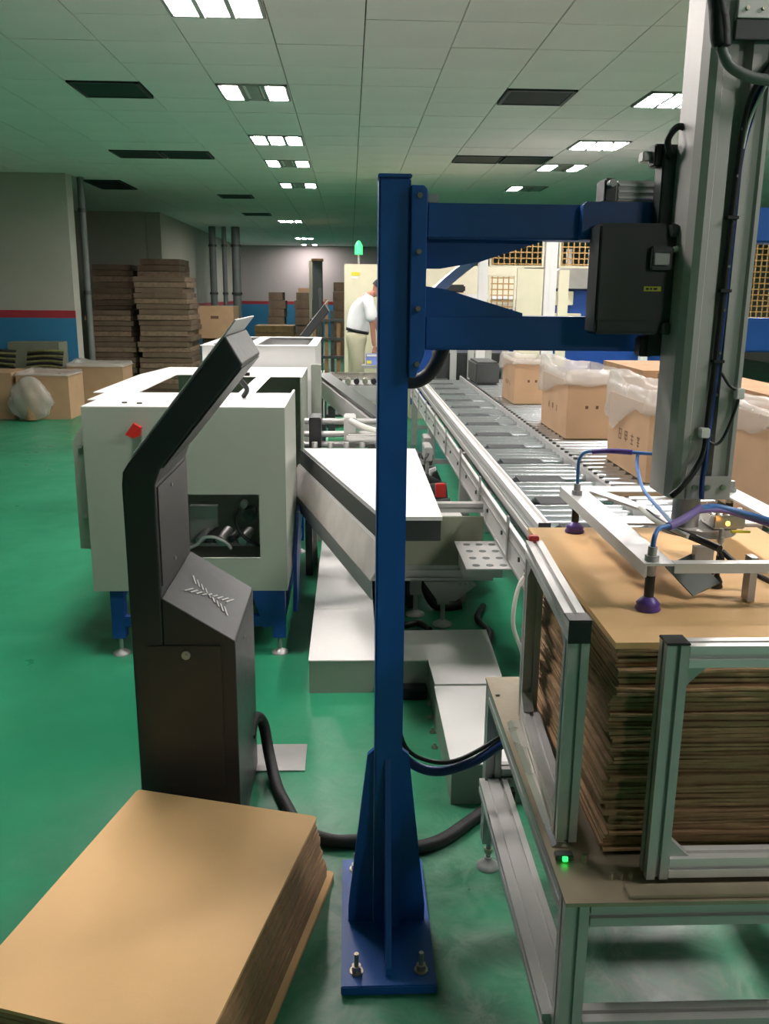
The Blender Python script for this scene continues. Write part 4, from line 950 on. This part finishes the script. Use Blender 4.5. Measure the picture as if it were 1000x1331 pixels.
G().box(2.15, 3.6, 10.2, 11.3, 0, 1.72, .01).build('machine_body', 'blue_dk', bp_)
G().prism([(2.15, 1.73), (2.10, 1.80), (2.35, 1.95), (3.6, 2.0), (3.6, 1.73)], 'y', 10.1, 11.1).build('grey_hood', 'alu', bp_)
for (a, b, c_, d_) in ((2.30, 2.50, 1.55, 1.70), (2.25, 2.60, 1.22, 1.46), (2.8, 3.05, 1.3, 1.6), (3.2, 3.5, 1.5, 1.68), (3.55-.3, 3.5, 1.2, 1.4)):
    G().box(a, b, 10.1, 10.199, c_, d_, .006).build('cream_box', 'cream', bp_)
for k in range(3): G().cyl((2.45+.25*k, 10.2, 1.98), (2.45+.25*k, 10.2, 2.16), .035, 12).build('air_filter', 'alu_w', bp_)
bl = thing('blue_steel_stand', 'bright blue upright seen over the cartons beside the aluminium column', 'machine', (2.93, 7.9, 0))
G().box(2.80, 3.02, 7.8, 8.0, 0, 1.45, .006).build('upright', 'blue', bl); G().box(2.75, 3.07, 7.75, 8.05, 0, .03).build('foot', 'blue', bl)
cs = thing('grey_control_stand', 'grey frame stand with pale posts beyond the conveyor end', 'machine', (1.4, 10.3, 0))
for x in (1.15, 1.35, 1.55, 1.75): G().box(x, x+.07, 10.2, 10.27, 0, 1.5, .004).build('post', 'alu_w', cs)
G().box(1.12, 1.85, 10.19, 10.28, 1.501, 1.56, .004).build('top_bar', 'alu_w', cs); G().box(1.0, 1.9, 10.3, 10.9, .6, 1.0, .01).build('stand_body', 'gunmetal', cs)
# ================================================================== WORKER
plf = thing('step_platform', 'low grey step platform under the bending worker', 'platform', (.05, 11.5, 0))
G().box(-.35, .45, 11.15, 11.85, .14, .17, .004).build('step_top', 'gunmetal', plf)
for x in (-.3, .4):
    for y in (11.2, 11.8): G().box(x-.025, x+.025, y-.025, y+.025, 0, .14).build('leg', 'gunmetal', plf)
def skin(name, verts, edges, radii, m, parent, root=0, sub=2, loc=(0, 0, 0)):
    me = bpy.data.meshes.new(name); me.from_pydata([Vector(v)-Vector(loc) for v in verts], edges, [])
    o = bpy.data.objects.new(name, me); COL.objects.link(o)
    if parent is not None: o.parent = parent; o.location = Vector(loc)-WORLD[parent.name]
    else: o.location = loc
    WORLD[o.name] = Vector(loc)
    sk = o.modifiers.new('skin', 'SKIN'); sk.use_smooth_shade = True
    for i, r_ in enumerate(radii):
        d = me.skin_vertices[0].data[i]; d.radius = r_ if isinstance(r_, tuple) else (r_, r_); d.use_root = (i == root)
    ss = o.modifiers.new('sub', 'SUBSURF'); ss.levels = sub; ss.render_levels = sub
    me.materials.append(MT[m]); return o
px_, py_, pb = .08, 11.5, .17
Wk = thing('person', 'worker in white polo and khaki trousers bending over the machine, facing right', 'person', (px_, py_, pb))
def W_(x, y, z_): return (px_+x, py_+y, pb+z_)
# body: pelvis, spine, neck, arms, legs in one surface
V = [W_(0, 0, .93), W_(.02, 0, 1.10), W_(.06, 0, 1.28), W_(.13, 0, 1.42), W_(.20, 0, 1.48), W_(.25, 0, 1.50),
     W_(.01, -.10, .88), W_(.03, -.11, .50), W_(-.01, -.12, .10), W_(.10, -.13, .04),
     W_(.01, .10, .88), W_(-.02, .11, .50), W_(-.07, .12, .10), W_(.04, .13, .04),
     W_(.14, -.17, 1.40), W_(.20, -.20, 1.14), W_(.22, -.17, .90), W_(.23, -.16, .84),
     W_(.14, .17, 1.40), W_(.24, .20, 1.15), W_(.34, .15, .94), W_(.36, .14, .89)]
E_ = [(0, 1), (1, 2), (2, 3), (3, 4), (4, 5), (0, 6), (6, 7), (7, 8), (8, 9), (0, 10), (10, 11), (11, 12), (12, 13), (3, 14), (14, 15), (15, 16), (16, 17), (3, 18), (18, 19), (19, 20), (20, 21)]
Ra = [(.10, .12), (.08, .10), (.10, .12), (.10, .11), .055, .05, .09, .062, .042, .03, .09, .062, .042, .03, .055, .04, .03, .026, .055, .04, .03, .026]
skin('body', V, E_, Ra, 'skin', Wk, 0, 2, W_(0, 0, 0))
# clothes follow the body
V = [W_(0.0, 0, .93), W_(.03, 0, 1.10), W_(.07, 0, 1.28), W_(.13, 0, 1.42), W_(.18, 0, 1.465), W_(.14, -.17, 1.41), W_(.175, -.20, 1.24), W_(.195, -.205, 1.13), W_(.14, .17, 1.41), W_(.20, .20, 1.26), W_(.23, .21, 1.15)]
skin('white_polo', V, [(0, 1), (1, 2), (2, 3), (3, 4), (3, 5), (5, 6), (6, 7), (3, 8), (8, 9), (9, 10)], [(.13, .14), (.152, .172), (.155, .175), (.135, .15), .07, .08, .068, .066, .08, .068, .066], 'shirt', Wk, 0, 2, W_(0, 0, 0))
V = [W_(0.005, 0, 1.05), W_(-.005, 0, .92), W_(.0, -.10, .84), W_(.03, -.11, .50), W_(-.01, -.12, .10), W_(.0, .10, .84), W_(-.02, .11, .50), W_(-.07, .12, .10)]
skin('khaki_trousers', V, [(0, 1), (1, 2), (2, 3), (3, 4), (1, 5), (5, 6), (6, 7)], [(.16, .18), (.16, .185), .115, .088, .07, .115, .088, .07], 'trousers', Wk, 0, 2, W_(0, 0, 0))
g = G(); g.lathe((0, 0, 0), [(.146, 0), (.152, .005), (.152, .032), (.146, .037)], 24).xform(Matrix.Translation(W_(.012, 0, 1.005)) @ Matrix.Rotation(R(12), 4, 'Y') @ Matrix.Diagonal((.98, 1.08, 1, 1))); g.build('belt', 'dark', Wk)
# head with face, tilted down and forward
hc = Vector(W_(.30, 0, 1.555)); tilt = Matrix.Translation(hc) @ Matrix.Rotation(R(40), 4, 'Y')
bm = bmesh.new(); bmesh.ops.create_uvsphere(bm, u_segments=24, v_segments=18, radius=1)
for v in bm.verts:
    x, y, z_ = v.co; jaw = 1-.28*max(0, -z_)
    v.co = Vector((x*.095*jaw+(.012 if z_ < -.2 and x > 0 else 0), y*.076*jaw, z_*.118))
    if x > .85 and abs(y) < .25 and -.35 < z_ < .1: v.co.x += .022
bm.verts.index_update(); g = G().add([v.co.copy() for v in bm.verts], [[v.index for v in f.verts] for f in bm.faces], True); bm.free()
for sy in (-1, 1): g.lathe((0, 0, 0), [(.004, -.02), (.016, -.012), (.018, .008), (.006, .022)], 10); g.xform(Matrix.Translation((-.005, sy*.078, -.005)) @ Matrix.Scale(.45, 4, (0, 1, 0)), len(g.v)-60) if False else None
hd = g.xform(tilt).build('head', 'skin', Wk)
for sy in (-1, 1):
    q = G().lathe((0, 0, 0), [(.003, -.026), (.015, -.018), (.017, .010), (.006, .024)], 10); q.xform(tilt @ Matrix.Translation((-.008, sy*.077, -.005)) @ Matrix.Diagonal((1, .4, 1, 1))); q.build('ear', 'skin', hd)
    q = G().lathe((0, 0, 0), [(.002, -.008), (.009, -.003), (.009, .003), (.002, .008)], 10); q.xform(tilt @ Matrix.Translation((.086, sy*.030, .008)) @ Matrix.Diagonal((.6, 1, .7, 1))); q.build('eye', 'dark', hd)
q = G().box(.088, .096, -.022, .022, -.052, -.046).xform(tilt); q.build('mouth', 'redp', hd)
bm = bmesh.new(); bmesh.ops.create_uvsphere(bm, u_segments=24, v_segments=16, radius=1)
for v in list(bm.verts):
    if v.co.z < -.35 or (v.co.x > .45 and v.co.z < .45): bm.verts.remove(v)
for v in bm.verts: v.co = Vector((v.co.x*.104-.006, v.co.y*.084, v.co.z*.126+.004))
bm.verts.index_update(); G().add([v.co.copy() for v in bm.verts], [[v.index for v in f.verts] for f in bm.faces], True).xform(tilt).build('hair', 'hair', Wk); bm.free()
# hands with fingers
def hand(wr, d, side, grip):
    wr = Vector(wr); d = Vector(d).normalized(); s_ = Vector((0, side, 0)); up_ = d.cross(s_).normalized(); lat = Vector((1, 0, 0))-d*d.x; lat.normalize()
    V = [wr, wr+d*.05, wr+d*.085]; E2 = [(0, 1), (1, 2)]; Rr = [.024, (.022, .036), (.018, .038)]
    inw = Vector((0, -side, 0))
    for k, ln in enumerate((.068, .078, .072, .055)):
        b = wr+d*.085+lat*(.030-.020*k); i0 = len(V)
        V += [b, b+d*ln*.45+inw*.008, b+d*ln*.8+inw*.025, b+d*ln*.9+inw*.045]
        E2 += [(2, i0), (i0, i0+1), (i0+1, i0+2), (i0+2, i0+3)]; Rr += [.0095, .009, .008, .007]
    i0 = len(V); b = wr+d*.03+lat*.03
    V += [b, b+d*.03+lat*.022+inw*.015, b+d*.055+lat*.026+inw*.03]; E2 += [(1, i0), (i0, i0+1), (i0+1, i0+2)]; Rr += [.012, .010, .008]
    skin('hand', V, E2, Rr, 'skin', Wk, 0, 1, wr)
hand(W_(.23, -.16, .85), (.05, .02, -1), 1, .5); hand(W_(.36, .14, .90), (.1, -.02, -1), -1, .5)
for (x, y) in ((-.01, -.12), (-.07, .12)):
    G().box(px_+x-.06, px_+x+.19, py_+y-.045, py_+y+.045, pb+.001, pb+.07, .02).build('shoe', 'shoe', Wk)
bx = thing('small_label_box', 'small blue and white box with yellow label under the hand of the worker', 'box', (.25, 9.6, .7))
G().box(.20, .34, 11.10, 11.20, .80, .93, .003).build('box_body', 'bluew', bx); G().box(.21, .27, 11.095, 11.099, .81, .85).build('yellow_label', 'yellow', bx); G().box(.21, .33, 11.095, 11.099, .90, .925).build('white_label', 'white', bx)
st = thing('worker_side_table', 'steel side table carrying the small blue and white box', 'table', (.45, 11.3, 0))
G().box(.15, .85, 11.0, 11.23, .76, .799).build('table_top', 'alu', st)
for x in (.55, .82):
    for y in (11.03, 11.19): G().box(x-.02, x+.02, y-.02, y+.02, 0, .76).build('leg', 'alu', st)
# ================================================================== LEFT BACKGROUND
def bale(x0, x1, y0, y1, z0, z1, n, label, lean=0, m=('card_old', 'card_old', 'card_shade2'), seed=0, cat='cardboard stack', wav=.03):
    rnd = random.Random(seed); e = thing('folded_carton_stack', label, cat, ((x0+x1)/2, (y0+y1)/2, z0), 'folded carton stacks at the left wall'); h = (z1-z0)/n
    for k in range(n):
        a = z0+k*h; dx = lean*math.sin(k/n*3.1)+rnd.uniform(-wav, wav); dy = rnd.uniform(-wav, wav); ins = .03 if k % 4 == 3 else 0
        pts = []; N = 5
        for i in range(N): pts.append((x0+dx+ins+(x1-x0-2*ins)*i/N, y0+dy+rnd.uniform(-.01, .01)))
        for i in range(N): pts.append((x1+dx-ins+rnd.uniform(-.02, .02), y0+dy+(y1-y0)*i/N))
        pts += [(x1+dx-ins, y1+dy), (x0+dx+ins, y1+dy)]
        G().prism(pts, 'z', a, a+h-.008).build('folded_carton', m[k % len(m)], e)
    return e
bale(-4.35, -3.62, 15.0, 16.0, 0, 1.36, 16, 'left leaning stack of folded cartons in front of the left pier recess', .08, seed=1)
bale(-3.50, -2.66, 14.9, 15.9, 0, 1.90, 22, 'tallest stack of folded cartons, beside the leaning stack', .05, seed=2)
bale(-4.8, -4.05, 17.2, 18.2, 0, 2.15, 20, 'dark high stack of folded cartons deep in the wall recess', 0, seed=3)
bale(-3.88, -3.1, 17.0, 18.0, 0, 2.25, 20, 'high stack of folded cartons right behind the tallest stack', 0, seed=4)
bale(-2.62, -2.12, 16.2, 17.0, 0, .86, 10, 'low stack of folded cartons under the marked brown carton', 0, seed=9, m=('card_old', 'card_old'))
e = carton(-2.72, -2.06, 16.1, 16.9, .861, .55, 'closed brown carton with a dark mark on the low stack right of the tallest stack', 'cartons on the left floor', False, False, m='card_mid')
G().box(-2.46, -2.32, 16.098, 16.0995, 1.2, 1.25).build('printed_mark', 'ink', e)
carton(-5.3, -4.44, 11.85, 12.5, 0, .60, 'leftmost open carton on the floor, cut by the photo edge', 'cartons on the left floor', False, False, m='card_mid')
e = carton(-4.38, -3.70, 11.85, 12.5, 0, .58, 'floor carton with a bulging clear plastic sack in front', 'cartons on the left floor', True, False, drop=.05, seed=21)
# bulging sack
bm = bmesh.new(); bmesh.ops.create_uvsphere(bm, u_segments=24, v_segments=16, radius=1)
for v in bm.verts:
    n_ = 1+.10*math.sin(v.co.x*9+v.co.z*5)+.07*math.sin(v.co.y*13+v.co.z*9); v.co = Vector((v.co.x*.27*n_*(1-.25*v.co.z), v.co.y*.13*n_, v.co.z*.29))+Vector((-4.15, 11.66, .295))
bm.verts.index_update(); g = G().add([v.co.copy() for v in bm.verts], [[v.index for v in f.verts] for f in bm.faces], True); bm.free()
sk = thing('plastic_sack', 'clear crumpled plastic sack leaning on the floor carton', 'sack', (-4.15, 11.7, 0)); g.build('sack_body', 'film', sk)
G().lathe((-4.15, 11.66, .02), [(.08, 0), (.11, .1), (.11, .35), (.08, .42)], 12).build('sack_contents', 'card_side', sk)
carton(-4.08, -3.28, 13.03, 13.6, 0, .60, 'floor carton heaped with white film, right of the sack', 'cartons on the left floor', True, False, drop=.03, seed=22, lift=.08)
e = thing('strap_bundle', 'flattened bundle of olive and black strips lying behind the floor cartons', 'bundle', (-4.6, 13.0, .6))
for k in range(7):
    for j in range(2): G().tube([(-5.3+j*.75, 12.75+.02*k, .60+.035*k), (-5.0+j*.72, 12.78, .625+.035*k), (-4.7+j*.66, 12.72+.02*k, .60+.037*k)], .018, 6, 3).build('strip', 'greenp' if (k+j) % 2 else 'dark', e)
G().box(-5.4, -4.1-.02, 12.62, 12.98, 0, .575).build('support_box', 'card_dk', e)
carton(-4.95, -4.22, 13.2, 13.6, 0, .92, 'grey-green closed box behind the bundle of strips', 'cartons on the left floor', False, False, m='ggrey')
# far piles before back wall
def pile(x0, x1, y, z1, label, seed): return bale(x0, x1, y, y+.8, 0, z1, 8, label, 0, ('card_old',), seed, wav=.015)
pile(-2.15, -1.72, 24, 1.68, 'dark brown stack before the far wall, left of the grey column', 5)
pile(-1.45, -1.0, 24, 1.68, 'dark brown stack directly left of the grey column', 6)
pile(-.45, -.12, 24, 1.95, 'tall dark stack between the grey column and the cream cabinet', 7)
e = carton(-1.36, -1.02, 24.0, 24.6, 1.681, .10, 'small carton lying on the dark stack by the grey column', 'cartons on the left floor', False, False, m='card_mid')
pf_ = thing('wooden_pallet_stack', 'stack of wooden pallets on the floor before the far wall', 'pallet', (-2.0, 20, 0))
for k in range(6):
    G().box(-2.1, -1.25, 20, 20.9, .16*k, .16*k+.03).box(-2.1, -1.25, 20, 20.1, .16*k+.03, .16*k+.12).box(-2.1, -1.25, 20.8, 20.9, .16*k+.03, .16*k+.12).box(-2.1, -1.25, 20, 20.9, .16*k+.12, .16*k+.15).build('pallet', 'pallet', pf_)
gc = thing('grey_column', 'green-grey square column with pale strip before the far wall', 'column', (-.8, 22, 0))
G().box(-.90, -.66, 22, 22.3, 0, 2.4, .01).build('column_shaft', 'pipe', gc); G().box(-.98, -.91, 22, 22.1, 0, 2.42).build('pale_strip', 'cream', gc); G().box(-.92, -.64, 21.95, 22.35, 2.405, 2.46).build('column_cap', 'card_dk', gc)
cl = thing('rack_clutter', 'cluttered dark machine rack left of the cream cabinet', 'machine', (-.45, 15, 0))
for k in range(5): G().box(-.62+.1*k, -.56+.1*k, 15, 15.1, 0, 1.2+.18*((k*3) % 4), .004).build('rack_post', 'gunmetal' if k % 2 else 'card_dk', cl)
for k in range(4): G().box(-.66, -.1, 14.95, 15.2, .3+.3*k, .34+.3*k).build('rack_shelf', 'gunmetal', cl)
